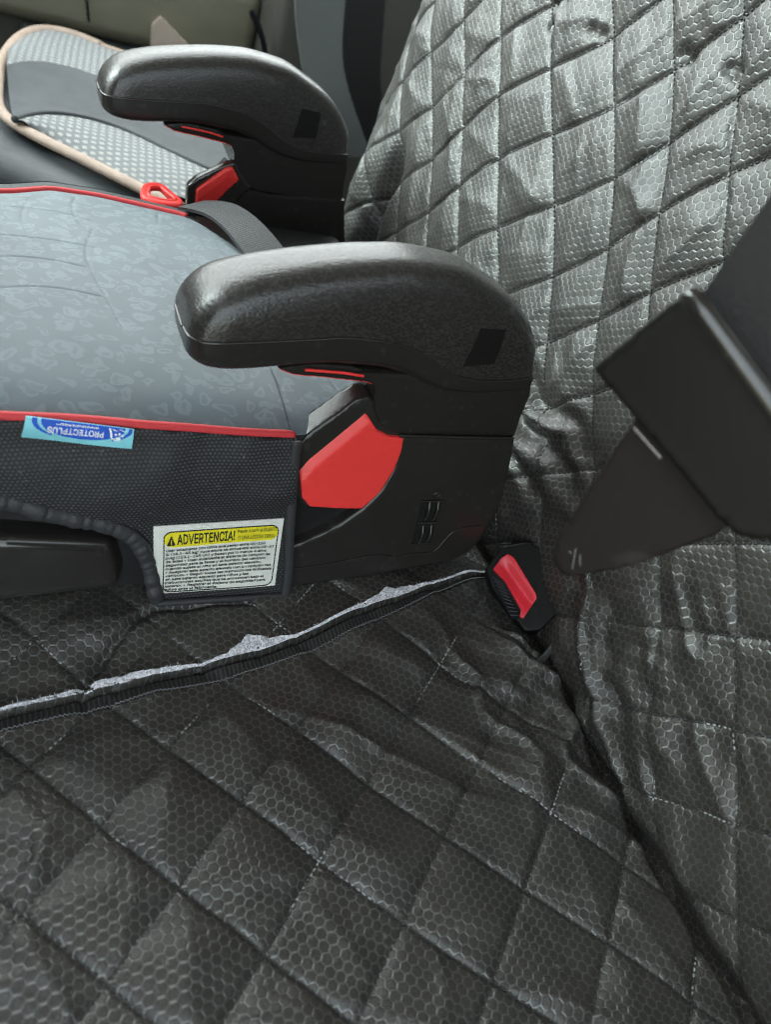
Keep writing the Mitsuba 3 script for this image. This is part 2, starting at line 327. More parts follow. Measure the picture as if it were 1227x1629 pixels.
mat('grained_plastic', proc(grain_color), 0.34, 0.6, grain, 1.0, 4e-4)
mat('smooth_plastic', proc(scuffed), 0.28, 0.5, lambda p, n, uv: 0.00012 * fbm(p.x * 220, p.y * 220, p.z * 220, 2), 1.0, 8e-4)
mat('gloss_plastic', proc(scuffed), 0.18, 0.7)
mat('badge_plastic', (0.009, 0.008, 0.0075), 0.7, 0.2)
mat('recess_plastic', (0.010, 0.010, 0.010), 0.5, 0.3)
mat('red_plastic', (0.80, 0.045, 0.04), 0.42, 0.45)
mat('red_cord', (0.55, 0.045, 0.05), 0.55, 0.3)
mat('button_red', (0.62, 0.02, 0.035), 0.3, 0.5)


def leopard(p, n, uv):
    x, y = uv.x, uv.y
    wx = x + 0.005 * (fbm(x * 110, y * 110, 2.0, 2) - 0.5) * 2
    wy = y + 0.005 * (fbm(x * 110, y * 110, 8.0, 2) - 0.5) * 2
    d, e, r = voronoi(wx / 0.0115, wy / 0.0096)
    blob = 1 - smoothstep(0.30, 0.40, d + 0.25 * (noise(wx * 300, wy * 300, 1) - 0.5))
    hole = 1 - smoothstep(0.10, 0.18, d + 0.2 * (r - 0.6))
    m = blob * (1 - 0.8 * hole)
    fade = 0.85 + 0.3 * fbm(x * 25, y * 25, 4.0, 3)
    return mix((0.104, 0.126, 0.139), (0.132, 0.160, 0.175), m) * fade


mat('leopard_cloth', proc(leopard), 0.6, 0.4, lambda p, n, uv: 0.00005 * noise(uv.x * 1900, uv.y * 1900, 0), 1.0, 2e-4, sheen=0.3)


def mesh_dots(a, b, pitch=0.0024):
    x, y = a / pitch, b / (pitch * 0.8)
    row = dr.floor(y)
    x = x + 0.5 * (row - 2 * dr.floor(row / 2))
    fx, fy = x - dr.floor(x) - 0.5, y - row - 0.5
    return smoothstep(0.45, 0.18, dr.sqrt(fx * fx + fy * fy))


def mesh_color(p, n, uv):
    m = mesh_dots(p.x + p.z * 0.15, p.z - p.x * 0.05)
    rnd = noise(p.x * 900, p.y * 900, p.z * 900)
    lint = smoothstep(0.93, 0.97, noise(p.x * 420, p.y * 420, p.z * 420))
    return mix(mix((0.011, 0.011, 0.012), (0.060, 0.060, 0.063), m * (0.5 + 0.8 * rnd)), (0.3, 0.3, 0.3), 0.4 * lint)


mat('mesh_cloth', proc(mesh_color), 0.6, 0.4, lambda p, n, uv: 0.0003 * mesh_dots(p.x + p.z * 0.15, p.z - p.x * 0.05), 1.0, 2e-4)
mat('binding_cloth', (0.030, 0.030, 0.032), 0.55, 0.4, lambda p, n, uv: 0.0002 * noise(p.x * 1300, p.y * 1300, p.z * 1300), 1.0, 2e-4, sheen=0.5)
mat('knit_cloth', (0.045, 0.05, 0.054), 0.7, 0.3, lambda p, n, uv: 0.0004 * (0.5 + 0.5 * dr.sin(p.x * 2600 + p.y * 1700) * dr.sin(p.z * 2600 + p.y * 800)), 1.0, 2e-4, sheen=0.5)


def rib(p, n, uv):
    return 0.0004 * (0.5 + 0.5 * dr.sin(uv.x * 3000)) * (0.6 + 0.4 * dr.sin(uv.y * 4000))


mat('webbing', proc(lambda p, n, uv: mi.Color3f(0.028, 0.029, 0.030) + mi.Color3f(0.10) * (0.5 + 0.5 * dr.sin(uv.x * 3000)) * (0.5 + 0.5 * dr.sin(uv.y * 4000))), 0.55, 0.4, rib, 1.0, 1.5e-4)
mat('belt_cloth', (0.014, 0.013, 0.0125), 0.6, 0.35, lambda p, n, uv: 0.00015 * noise(p.x * 900, p.y * 900, p.z * 900), 1.0, 3e-4)
mat('buckle_black', (0.004, 0.004, 0.004), 0.5, 0.2)
mat('grip_black', (0.0065, 0.006, 0.005), 0.45, 0.18)
mat('steel', (0.22, 0.20, 0.18), 0.45, 0.5, metallic=1.0)


def plate_color(p, n, uv):
    s = smoothstep(0.62, 0.75, fbm(p.x * 60, p.y * 60, p.z * 60, 3))
    return mix((0.013, 0.010, 0.009), (0.025, 0.021, 0.019), s)


mat('plate_brown', proc(plate_color), 0.55, 0.2)


def lint_color(p, n, uv):
    w = fbm(p.x * 1100, p.y * 1100, p.z * 1100, 2)
    return mix((0.42, 0.42, 0.46), (0.80, 0.79, 0.82), smoothstep(0.35, 0.6, w))


mat('frayed_lining', proc(lint_color), 0.9, 0.1, lambda p, n, uv: 0.0012 * fbm(p.x * 900, p.y * 900, p.z * 900, 2), 1.0, 3e-4)
mat('tape_black', proc(lambda p, n, uv: mi.Color3f(0.014) + mi.Color3f(0.03) * smoothstep(0.2, 0.9, dr.sin(p.x * 2400))), 0.6, 0.4)
mat('slit_dark', (0.008, 0.008, 0.010), 0.8, 0.1)
mat('edge_thread', (0.22, 0.22, 0.23), 0.7, 0.2)


def dots_pattern(a, b, pitch):
    x, y = a / pitch, b / (pitch * 1.15)
    row = dr.floor(y)
    x = x + 0.5 * (row - 2 * dr.floor(row / 2))
    fx, fy = x - dr.floor(x) - 0.5, y - row - 0.5
    return smoothstep(0.36, 0.24, dr.sqrt(fx * fx + fy * fy))


mat('dotted_cloth', proc(lambda p, n, uv: mix((0.13, 0.14, 0.145), (0.31, 0.31, 0.29), dots_pattern(p.x + 0.3 * p.y, p.y, 0.0075))), 0.6, 0.3,
    lambda p, n, uv: 0.0006 * dots_pattern(p.x + 0.3 * p.y, p.y, 0.0075), 1.0, 3e-4)
mat('charcoal_cloth', proc(lambda p, n, uv: mix((0.030, 0.035, 0.038), (0.05, 0.056, 0.06), fbm(p.x * 60, p.y * 60, p.z * 60, 3))), 0.6, 0.4, sheen=0.4)
mat('beige_trim', proc(lambda p, n, uv: mix((0.27, 0.20, 0.155), (0.40, 0.31, 0.25), fbm(p.x * 120, p.y * 120, p.z * 120, 3))), 0.6, 0.3)
mat('olive_panel', proc(lambda p, n, uv: mix((0.13, 0.125, 0.085), (0.17, 0.16, 0.115), fbm(p.x * 20, p.y * 20, p.z * 50, 3))), 0.5, 0.4)
mat('grey_panel', (0.11, 0.118, 0.112), 0.5, 0.4)
mat('dark_panel', (0.06, 0.06, 0.05), 0.5, 0.4)
mat('beige_plastic', (0.33, 0.27, 0.22), 0.5, 0.4)
mat('cabin_lining', (0.30, 0.30, 0.29), 0.9, 0.1)
mat('cabin_dark', (0.03, 0.03, 0.03), 0.9, 0.1)
mat('label_white', proc(lambda p, n, uv: mix((0.62, 0.62, 0.56), (0.72, 0.72, 0.66), fbm(p.x * 150, p.y * 150, p.z * 150, 3))), 0.6, 0.3)
mat('label_yellow', (0.72, 0.62, 0.02), 0.6, 0.3)
mat('label_ink', (0.02, 0.02, 0.02), 0.7, 0.2)
mat('tag_cyan', (0.22, 0.58, 0.66), 0.6, 0.3)
mat('tag_blue', (0.02, 0.09, 0.50), 0.6, 0.3)
mat('tag_white', (0.8, 0.8, 0.8), 0.6, 0.3)

# ------------------------------------------------------------------ unseen cabin stand-ins added to shape the light: roof, floor, doors, seats, a person
for key, lo, hi, m_ in (('roof', (-0.50, -0.60, 0.93), (0.55, 0.66, 0.96), 'cabin_lining'),
                        ('floor', (-1.6, -0.9, -0.45), (1.0, 1.2, -0.42), 'cabin_dark'),
                        ('cabin_blocker', (-1.6, 1.06, -0.45), (1.0, 1.10, 0.34), 'cabin_dark'),
                        ('cabin_blocker', (0.70, -0.9, -0.45), (0.74, 1.06, 0.50), 'cabin_dark'),
                        ('cabin_blocker', (0.02, -0.66, -0.42), (0.70, -0.60, 0.72), 'cabin_dark'),  # stands in for a person at the open door, added to darken the foreground
                        ('cabin_blocker', (-0.60, -0.50, -0.42), (-0.46, 0.34, 0.62), 'cabin_dark'),  # near front seat, unseen, added to shadow the cushion and lower backrest
                        ('cabin_blocker', (-0.59, -0.46, 0.62), (-0.47, 0.08, 0.78), 'cabin_dark'),  # its headrest, unseen, added to deepen the same shadow
                        ('cabin_blocker', (-0.70, 0.50, -0.42), (-0.56, 1.02, 0.38), 'cabin_dark')):  # far front seat, unseen, kept low so light passes over it
    k = put(key, box(lo, hi), m_, False)
    labels[k] = {'kind': 'structure'}

# ------------------------------------------------------------------ the quilted seat cover
seat = thing('seat_cover', 'dark grey quilted honeycomb cloth cover over the bench seat and its backrest', 'seat cover')


class Lattice:
    """The quilting's stitch crossings: (i, j) -> a point of the cloth, from the measured crossings."""

    def __init__(self, nodes, ij, width):
        ij, p = np.array(ij, float), np.array(nodes, float)
        a = np.c_[np.ones(len(ij)), ij]
        self.m = np.linalg.lstsq(a, p, rcond=None)[0]
        self.ij, self.w = ij, width
        k = self.kernel(ij)
        self.c = np.linalg.solve(k + 0.25 * np.eye(len(ij)), p - a @ self.m)
        self.inv = np.linalg.inv(self.m[1:])

    def kernel(self, ij):
        return np.exp(-((ij[..., None, :] - self.ij) ** 2).sum(-1) / (2 * self.w ** 2))

    def point(self, ij):
        ij = np.asarray(ij, float)
        return self.m[0] + ij @ self.m[1:] + self.kernel(ij) @ self.c

    def cell(self, p):
        ij = (p - self.m[0]) @ self.inv
        for _ in range(6):
            ij = ij + (p - self.point(ij)) @ self.inv
        return ij


seat_net = Lattice(G['nodes_seat'], G['nodes_seat_ij'], 1.3)
back_net = Lattice(G['nodes_back'], G['nodes_back_ij'], 1.3)


def dist_to(poly, p):
    """Distance from the points p (n, 2) to a polyline, and the side (+ on its left)."""
    q = np.asarray(poly, float)[:, :2]
    best, side = np.full(len(p), 9.0), np.zeros(len(p))
    for a, b in zip(q[:-1], q[1:]):
        d = b - a
        t = np.clip(((p - a) @ d) / (d @ d), 0, 1)
        r = p - a - t[:, None] * d
        e = np.linalg.norm(r, axis=1)
        s = d[0] * r[:, 1] - d[1] * r[:, 0]
        side = np.where(e < best, np.sign(s), side)
        best = np.minimum(best, e)
    return best, side


def puff(ij, seed, amp):
    f = ij - np.floor(ij)
    e = np.minimum(np.minimum(f[:, 0], 1 - f[:, 0]), np.minimum(f[:, 1], 1 - f[:, 1]))
    pillow = (16 * f[:, 0] * (1 - f[:, 0]) * f[:, 1] * (1 - f[:, 1])) ** 0.6
    c = np.floor(ij)
    rnd = lambda k: meshkit.noise(np.c_[c * 7.31 + 0.37 * k, np.full(len(c), seed * 1.7 + k)], seed + k)
    groove = np.exp(-(e / 0.03) ** 2) * (0.35 + 1.1 * meshkit.noise(np.c_[ij * 0.8, np.full(len(c), seed + 40.0)], seed))
    out = amp * (0.55 + 0.75 * rnd(0)) * pillow - 0.0011 * groove
    for k in (1, 2, 3):                       # slack folds running across each quilted diamond
        a = rnd(2 + k) * 2 * np.pi
        q = f - 0.5
        t = q[:, 0] * np.cos(a) + q[:, 1] * np.sin(a) + (rnd(7 + k) - 0.5) * 0.8
        t = t + 0.10 * (meshkit.noise(np.c_[ij * 3.1, np.full(len(c), seed + k)], seed + 3 * k) - 0.5)
        w = 0.05 + 0.09 * rnd(12 + k)
        out += (rnd(17 + k) - 0.35) * 0.0040 * np.exp(-(np.sqrt(t * t + 0.0016) - 0.04) / w) * np.minimum(1, pillow * 1.6)
    return out


def ridges(p, freq, angle, stretch, seed):
    c, s = math.cos(angle), math.sin(angle)
    q = np.c_[(p[:, 0] * c + p[:, 1] * s) / stretch, -p[:, 0] * s + p[:, 1] * c, np.zeros(len(p))]
    n = meshkit.noise(q * freq, seed) * 0.65 + meshkit.noise(q * freq * 2.1, seed + 5) * 0.35
    return (1 - abs(2 * n - 1)) ** 3


def step(a, b, x):
    t = np.clip((x - a) / (b - a), 0, 1)
    return t * t * (3 - 2 * t)


SLIT = np.array(G['slit'])


def slit_width(x):
    return 1 - 0.62 * step(0.10, 0.20, x)


PLEAT = np.array(G['pleat'])


def seat_height(p):
    x, y = p[:, 0], p[:, 1]
    z = -0.004 + 0.010 * step(-0.085, -0.02, y)
    ij = seat_net.cell(p)
    flat = 1 - 0.5 * step(-0.09, -0.05, y)
    z = z + puff(ij, 3, 0.0032) * flat
    z += 0.0046 * nz(np.c_[p, 0 * x], 13, 2) + 0.0006 * nz(np.c_[p, 0 * x], 70, 5)
    z += 0.0034 * (ridges(p, 26, -0.70, 4.0, 11) - 0.2) * (0.35 + 0.65 * step(-0.02, 0.10, x))
    z += 0.0024 * (ridges(p, 30, 0.15, 3.5, 12) - 0.2) * step(0.05, -0.02, x)
    near = np.exp(-(((x - 0.215) / 0.05) ** 2 + ((y + 0.12) / 0.07) ** 2))
    z += near * (0.014 * (ridges(p, 30, -0.9, 2.2, 21) - 0.25) + 0.006 * nz(np.c_[p, 0 * x], 45, 23))
    d, s = dist_to(PLEAT, p)
    z -= 0.004 * np.exp(-(d / 0.0022) ** 2)
    d, s = dist_to(SLIT, p)
    z += 0.0025 * np.exp(-(d / 0.012) ** 2) * (s > 0) + 0.001 * np.exp(-(d / 0.01) ** 2)
    z -= 0.0095 * (1 - step(0.0030, 0.0050, d / slit_width(x)))
    z -= 0.004 * step(0.19, 0.235, x) + 0.020 * step(0.224, 0.240, x) ** 1.3
    z += 0.005 * np.exp(-(((x - 0.213) / 0.010) ** 2 + ((y + 0.088) / 0.016) ** 2))
    z -= 0.25 * np.maximum(-0.20 - x, 0) ** 1.5
    return z


def seat_surface(p, lift=0.0):
    p = np.asarray(p, float)
    return np.c_[p, seat_height(p) + lift]


xs = np.r_[np.linspace(-0.29, -0.125, 50)[:-1], np.linspace(-0.125, 0.243, 245)]
ys = np.r_[np.linspace(-0.55, -0.335, 60)[:-1], np.linspace(-0.335, 0.02, 237), np.linspace(0.02, 0.50, 100)[1:]]
gx, gy = np.meshgrid(xs, ys, indexing='ij')
P2 = np.c_[gx.ravel(), gy.ravel()]
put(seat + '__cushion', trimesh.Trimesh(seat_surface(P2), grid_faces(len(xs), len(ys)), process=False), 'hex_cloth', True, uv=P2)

NB = np.array([0.1, 0, 1.0]) / math.hypot(1, 0.1)
NN = np.array([-1.0, 0, 0.1]) / math.hypot(1, 0.1)
MARKS = np.array(G['marks_back'])


def back_height(p):
    y, s = p[:, 0], p[:, 1]
    ij = back_net.cell(p)
    low = step(0.10, 0.02, s)
    d = puff(ij, 8, 0.0024)
    d += 0.0022 * nz(np.c_[p, 0 * y + 4], 12, 32) + 0.0006 * nz(np.c_[p, 0 * y], 70, 35)
    d += 0.0016 * (ridges(p, 30, 0.9, 3.0, 41) - 0.2)
    near = np.exp(-(((s - 0.05) / 0.06) ** 2 + ((y + 0.14) / 0.08) ** 2))
    d += near * (0.017 * (ridges(p, 28, 0.5, 2.4, 51) - 0.25) + 0.007 * nz(np.c_[p, 0 * y], 42, 53))
    near = np.exp(-(((s - 0.10) / 0.035) ** 2 + ((y - 0.03) / 0.05) ** 2))
    d += near * 0.0065 * np.sin(s * 2 * np.pi / 0.028 + 6 * y + 1.0 + 2.5 * nz(np.c_[p, 0 * y], 25, 57))
    for a, b in MARKS:
        r = np.hypot(y - a, s - b)
        d -= 0.0035 * np.exp(-(r / 0.0045) ** 2)
    d += -2.3 * np.maximum(y - 0.385, 0) ** 2
    fold = step(0.19, 0.13, s)
    d += fold * (-0.020 * np.exp(-((y - 0.375) / 0.014) ** 2) + 0.012 * np.exp(-((y - 0.425) / 0.02) ** 2))
    d -= 0.003 * step(0.03, -0.02, s) + 0.014 * step(0.003, -0.02, s)
    d -= 0.03 * step(0.42, 0.55, s)
    return d


def back_surface(p, lift=0.0):
    p = np.asarray(p, float)
    return np.array([0.235, 0, 0]) + np.c_[0 * p[:, 0], p[:, 0], 0 * p[:, 0]] + p[:, 1:2] * NB + (back_height(p) + lift)[:, None] * NN


ya = np.r_[np.linspace(-0.60, -0.345, 70)[:-1], np.linspace(-0.345, 0.53, 500), np.linspace(0.53, 0.60, 20)[1:]]
sa = np.r_[np.linspace(-0.04, 0.385, 270), np.linspace(0.385, 0.56, 60)[1:]]
gy, gs = np.meshgrid(ya, sa, indexing='ij')
PB = np.c_[gy.ravel(), gs.ravel()]
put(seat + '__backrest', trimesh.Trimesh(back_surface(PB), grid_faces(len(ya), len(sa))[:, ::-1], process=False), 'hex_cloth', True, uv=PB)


def stitch_rows(net, surface, fixed, axis, lo, hi, inside):
    """The rows of machine stitches along one line of the quilting, one mesh for each unbroken row."""
    t = np.arange(lo, hi, 0.004)
    ij = np.stack([np.full_like(t, fixed), t] if axis == 0 else [t, np.full_like(t, fixed)], 1)
    line = polyline(net.point(ij), 0.0034)
    nxt = line + np.gradient(line, axis=0) * 0.55
    ok = inside(line)
    runs, now = [], []
    for k in range(len(line)):
        if ok[k]:
            now.append(k)
        if (not ok[k] or k == len(line) - 1) and now:
            if len(now) > 3:
                runs.append(now)
            now = []
    out = []
    for run in runs:
        a, b = surface(line[run], 0.0009), surface(nxt[run], 0.0009)
        ms = []
        for p, q in zip(a, b):
            L = np.linalg.norm(q - p)
            if L > 0.004:
                q = p + (q - p) * 0.004 / L
                L = 0.004
            ax = (q - p) / L
            u = np.cross(ax, [0.3, 0.2, 0.9])
            u /= np.linalg.norm(u)
            w = np.cross(ax, u)
            m = trimesh.creation.icosphere(subdivisions=1, radius=1.0)
            m.vertices = (p + q) / 2 + m.vertices @ np.array([ax * L * 0.62, u * 0.00055, w * 0.00055])
            ms.append(m)
        out.append(trimesh.util.concatenate(ms))
    return out


def in_seat(p):
    d, s = dist_to(SLIT, p)
    return (p[:, 0] > -0.14) & (p[:, 0] < 0.225) & (p[:, 1] > -0.36) & (p[:, 1] < -0.015) & (d > 0.006)


def in_back(p):
    return (p[:, 0] > -0.34) & (p[:, 0] < 0.50) & (p[:, 1] > 0.01) & (p[:, 1] < 0.40)


for net, surf, inside in ((seat_net, seat_surface, in_seat), (back_net, back_surface, in_back)):
    for axis in (0, 1):
        for k in range(-12, 16):
            for m in stitch_rows(net, surf, k, axis, -14, 16, inside):
                put(seat + '__stitch_row', m, 'thread', True)

# the torn slit in the cushion cover: dark tape on the near edge, frayed pale lining on the far one
rng = np.random.default_rng(7)
path = polyline(spline(SLIT[:, :2], 60), 0.0012)
tg = np.gradient(path, axis=0)
tg /= np.linalg.norm(tg, axis=1, keepdims=True)
nl = np.c_[-tg[:, 1], tg[:, 0]] * slit_width(path[:, 0])[:, None]


def ribbon(a, b, thick, uvscale=1.0):
    """A strip between the curves a and b (n, 3) with a back face, thick metres below."""
    a, b = np.asarray(a, float), np.asarray(b, float)
    k = 5
    top = np.stack([a + (b - a) * t for t in np.linspace(0, 1, k)], 1)
    n = np.cross(np.gradient(a, axis=0), b - a)
    n /= np.linalg.norm(n, axis=1, keepdims=True) + 1e-12
    n = np.where(n[:, 2:] < 0, -n, n)
    low = top - n[:, None] * thick
    ring = np.concatenate([top, low[:, ::-1]], 1)
    return loft(ring)


rim = np.maximum(seat_height(path + nl * -0.0058), seat_height(path + nl * 0.0062))
depth_ = np.c_[path, rim]
put(seat + '__slit_tape', ribbon(np.c_[path - nl * 0.0048, seat_height(path - nl * 0.0056) - 0.0004], np.c_[path + nl * 0.0020, rim - 0.0045], 0.0012), 'tape_black', 30, label='black ribbed tape along the open slit')
put(seat + '__slit_gap', ribbon(np.c_[path + nl * 0.001, rim - 0.0070], np.c_[path + nl * 0.0052, rim - 0.0068], 0.001), 'slit_dark', 30)
u = np.linspace(0, 1, len(path))
wob = meshkit.noise(np.c_[u * 14, 0 * u, 0 * u], 5)
patch = np.exp(-((u - 0.44) / 0.045) ** 2) * 0.8 + np.exp(-((u - 0.74) / 0.055) ** 2) + 0.3 * np.exp(-((u - 0.2) / 0.1) ** 2) + 0.25 * np.exp(-((u - 0.93) / 0.03) ** 2)
wide = 0.0002 + 0.0095 * patch * (0.35 + 0.6 * wob + 0.45 * meshkit.noise(np.c_[u * 120, 0 * u, 0 * u], 9)) + 0.0006 * meshkit.noise(np.c_[u * 60, 0 * u, 0 * u], 6)
lift = 0.0004 + 0.0016 * meshkit.noise(np.c_[u * 22, 0 * u, 0 * u], 8)
far = path + nl * 0.0054
fr_a = np.c_[far - nl * 0.0006, seat_height(far + nl * 0.001) + 0.0002]
fr_b = np.c_[far + nl * wide[:, None], seat_height(far + nl * (0.001 + wide[:, None])) + lift]
put(seat + '__frayed_edge', ribbon(fr_a, fr_b, 0.0008), 'frayed_lining', 30, label='frayed whitish lining along the far edge of the slit')
fz = []
for k in range(420):
    i = rng.integers(1, len(path) - 2)
    p = fr_a[i] + (fr_b[i] - fr_a[i]) * rng.random() + [0, 0, 0.0004]
    q = p + np.r_[nl[i] * rng.normal(0.4, 0.8), abs(rng.normal(0.3, 0.4))] * 0.0013
    fz.append(tube([p, (p + q) / 2 + rng.normal(0, 0.0003, 3), q], 0.00014, n=3))
k = put(seat + '__loose_lint', join(fz), 'frayed_lining', False)
labels[k] = {'label': 'short pale fibres standing off the frayed edge', 'kind': 'stuff'}
zig = path - nl * (0.0056 + 0.0006 * np.where(np.arange(len(path)) % 2, 1, -1))[:, None]
put(seat + '__edge_stitching', tube(np.c_[zig, seat_height(path - nl * 0.0066) + 0.0006], 0.00028, n=4), 'edge_thread', True, label='fine grey overlock stitching on the near edge of the slit')

# ------------------------------------------------------------------ the booster seat
boost = thing('booster_seat', 'black backless booster seat with grey leopard pad, red piping and two hooked armrests', 'booster seat')


def on_side(v, out=0.0):
    """The booster's outer side leans: y follows z."""
    v = np.array(v, float)
    v[:, 1] += -0.022 + 0.19 * v[:, 2]
    return v


ST = np.array([  # seam x z, crown x z, half width, lower edge x z
    (-.0182, .1688, -.0178, .1700, .0100, -.0172, .1600), (-.0174, .1690, -.0166, .1765, .0175, -.0160, .1570), (-.0148, .1694, -.0125, .1845, .0225, -.0120, .1545),
    (-.0094, .1702, -.0040, .1930, .0260, -.0060, .1532), (.0020, .1715, .0080, .1990, .0270, .0030, .1527), (.0125, .1728, .0200, .2035, .0270, .0125, .1535),
    (.0451, .1774, .0500, .2118, .0270, .0420, .1585), (.0658, .1800, .0750, .2170, .0270, .0640, .1605), (.0884, .1792, .1000, .2200, .0270, .0860, .1602),
    (.1076, .1748, .1250, .2190, .0270, .1040, .1570), (.1251, .1664, .1500, .2115, .0270, .1210, .1510), (.1405, .1600, .1730, .2010, .0268, .1370, .1475),
    (.1590, .1581, .1900, .1870, .0264, .1570, .1470), (.1770, .1590, .1985, .1730, .0258, .1760, .1485), (.1900, .1606, .1985, .1660, .0250, .1900, .1500),
    (.1955, .1612, .1975, .1625, .0240, .1955, .1510)])
tt = np.r_[0, np.cumsum(np.linalg.norm(np.diff(ST[:, 2:4], axis=0), axis=1) + 0.5 * np.linalg.norm(np.diff(ST[:, :2], axis=0), axis=1))]
from scipy.interpolate import PchipInterpolator
SS = PchipInterpolator(tt, ST)(np.r_[np.linspace(0, tt[3], 24)[:-1], np.linspace(tt[3], tt[-1], 90)])


def signed(x, e):
    return np.sign(x) * np.abs(x) ** e


def cap_mesh():
    ph = np.linspace(0, np.pi, 41)
    rings = []
    for sx, sz, tx, tz, w, _, _ in SS:
        yy = 0.027 - w * signed(np.cos(ph), 0.62)
        h = np.abs(np.sin(ph)) ** 0.62
        lean = 1 - 0.10 * h
        yy = 0.027 + (yy - 0.027) * lean
        top = np.c_[sx + (tx - sx) * h, yy, sz + (tz - sz) * h]
        mid = np.linspace(0.8, -0.8, 6)
        low = np.c_[np.full(6, sx), 0.027 + w * mid, np.full(6, sz)]
        rings.append(np.vstack([top, low]))
    return loft(rings)


def trim_mesh():
    ph = np.linspace(0, np.pi, 25)
    rings = []
    for sx, sz, _, _, w, bx_, bz in SS:
        w = w + 0.0012
        h = np.abs(np.sin(ph)) ** 0.30
        yy = 0.027 - w * signed(np.cos(ph), 0.45)
        low = np.c_[sx + (bx_ - sx) * h, yy, sz + (bz - sz) * h]
        mid = np.linspace(0.98, -0.98, 6)
        top = np.c_[np.full(6, sx), 0.027 + w * mid, np.full(6, sz + 0.0002)]
        rings.append(np.vstack([low, top]))
    return loft(rings)


CAP, TRIM = cap_mesh(), trim_mesh()
SEAM = tube(np.array([(sx, 0.027 - w - 0.0006, sz) for sx, sz, _, _, w, _, _ in SS] ), 0.0008, n=8)
NOSE = tube(np.array([(SS[k][0] - 0.0004, 0.027 + t * SS[k][4], SS[k][1]) for k, t in [(0, -1), (0, -0.5), (0, 0.5), (0, 1)]]), 0.0008, n=8)
GROOVE = tube(np.array([(sx + (bx_ - sx) * 0.66, 0.027 - w - 0.0006, sz + (bz - sz) * 0.66) for sx, sz, _, _, w, bx_, bz in SS[12:]]), 0.00045, n=6)
COLUMN = plate(G['column'], 0.0012, 0.0528, 0.0025, 4)
LIP = plate(G['lip'], 0.003, 0.050, 0.002, 3)
lip = np.array(G['lip'])[:, [0, 2]]
RED_LIP = plate(lip + [0.0006, -0.0011], 0.004, 0.049, 0.002, 3)
RED_LINE = tube(np.array([(0.045, 0.0005, 0.1582), (0.055, 0.0002, 0.1583), (0.068, 0.0002, 0.1580), (0.080, 0.0006, 0.1565)]), 0.0008, n=6)
SOFT = 25


def badge_mesh():
    q = np.array(G['badge'])[:, [0, 2]]
    n = 14
    u_, v_ = np.meshgrid(np.linspace(0, 1, n), np.linspace(0, 1, n), indexing='ij')
    u_, v_ = u_.ravel()[:, None], v_.ravel()[:, None]
    p = q[0] * (1 - u_) * (1 - v_) + q[1] * u_ * (1 - v_) + q[2] * u_ * v_ + q[3] * (1 - u_) * v_
    c = trimesh.Trimesh(CAP.vertices, CAP.faces)
    at_, ray_, _ = c.ray.intersects_location(np.c_[p[:, 0], np.full(len(p), -0.05), p[:, 1]], np.tile([0, 1.0, 0], (len(p), 1)), multiple_hits=False)
    yy = np.full(len(p), 0.003)
    yy[ray_] = at_[:, 1]
    a = np.c_[p[:, 0], yy - 0.0004, p[:, 1]].reshape(n, n, 3)
    return loft(np.concatenate([a, (a + [0, 0.0015, 0])[:, ::-1]], 1))


BADGE = badge_mesh()


def armrest(key, move, name, badge_label, turn=0.0):
    t = T().translate(move) if move is not None else None
    kw = {} if t is None else {'to_world': t @ T().rotate([0, 1, 0], turn)}
    put(key, TRIM, 'smooth_plastic', SOFT, label=name, **kw)
    put(key + '__cap', CAP, 'grained_plastic', SOFT, **kw)
    put(key + '__seam_rim', join([SEAM, NOSE]), 'gloss_plastic', True, **kw)
    put(key + '__groove', GROOVE, 'recess_plastic', True, **kw)
    put(key + '__column', COLUMN, 'smooth_plastic', 35, **kw)
    put(key + '__lip', LIP, 'smooth_plastic', 35, **kw)
    put(key + '__red_insert', join([RED_LIP, RED_LINE]), 'red_plastic', 35, label='thin red insert under the armrest', **kw)
    put(key + '__badge', BADGE, 'badge_plastic', 30, label=badge_label, **kw)


armrest(boost + '__armrest', None, 'near armrest', 'plain matt square on the near armrest')
armrest(boost + '__armrest_001', (-0.001, 0.36, -0.006), 'far armrest', 'plain matt square on the far armrest')

# outer base panel with its sweeping front edge, over a recessed inner shell
rim3 = [p for p in G['base_rim'][:11]]
outer = [(p[0], p[2]) for p in rim3] + [(p[0], p[2]) for p in G['sweep'][::-1]]
put(boost + '__base_panel', plate(outer, 0.0, 0.05, 0.0025, 12, on_side), 'smooth_plastic', 50, label='black side panel of the base')
inner = [(0.122, 0.098), (0.124, 0.1145), (0.199, 0.1145), (0.204, 0.07), (0.198, 0.034), (0.18, 0.024), (0.12, 0.013), (0.0, 0.008), (-0.24, 0.006), (-0.24, 0.10), (0.02, 0.105), (0.06, 0.098)]
put(boost + '__base_shell', plate(inner, 0.008, 0.055, 0.004, 2, on_side), 'recess_plastic', 40)
put(boost + '__base_tray', box((-0.24, 0.03, 0.006), (0.20, 0.345, 0.088), 0.01), 'recess_plastic', 40)
gp = np.array(G['guide_panel'])
put(boost + '__belt_guide', plate(np.array(G['guide_frame'])[:, [0, 2]], 0.0012, 0.017, 0.002, 3, on_side), 'smooth_plastic', 40, label='dark frame of the near belt guide')


def red_shape(v):
    v = on_side(v)
    r = np.array(G['guide_ridge'])[:, [0, 2]]
    d, s = dist_to(r, v[:, [0, 2]])
    v[:, 1] += np.where(s > 0, 1, 0) * np.minimum(d, 0.014) * 0.55
    return v


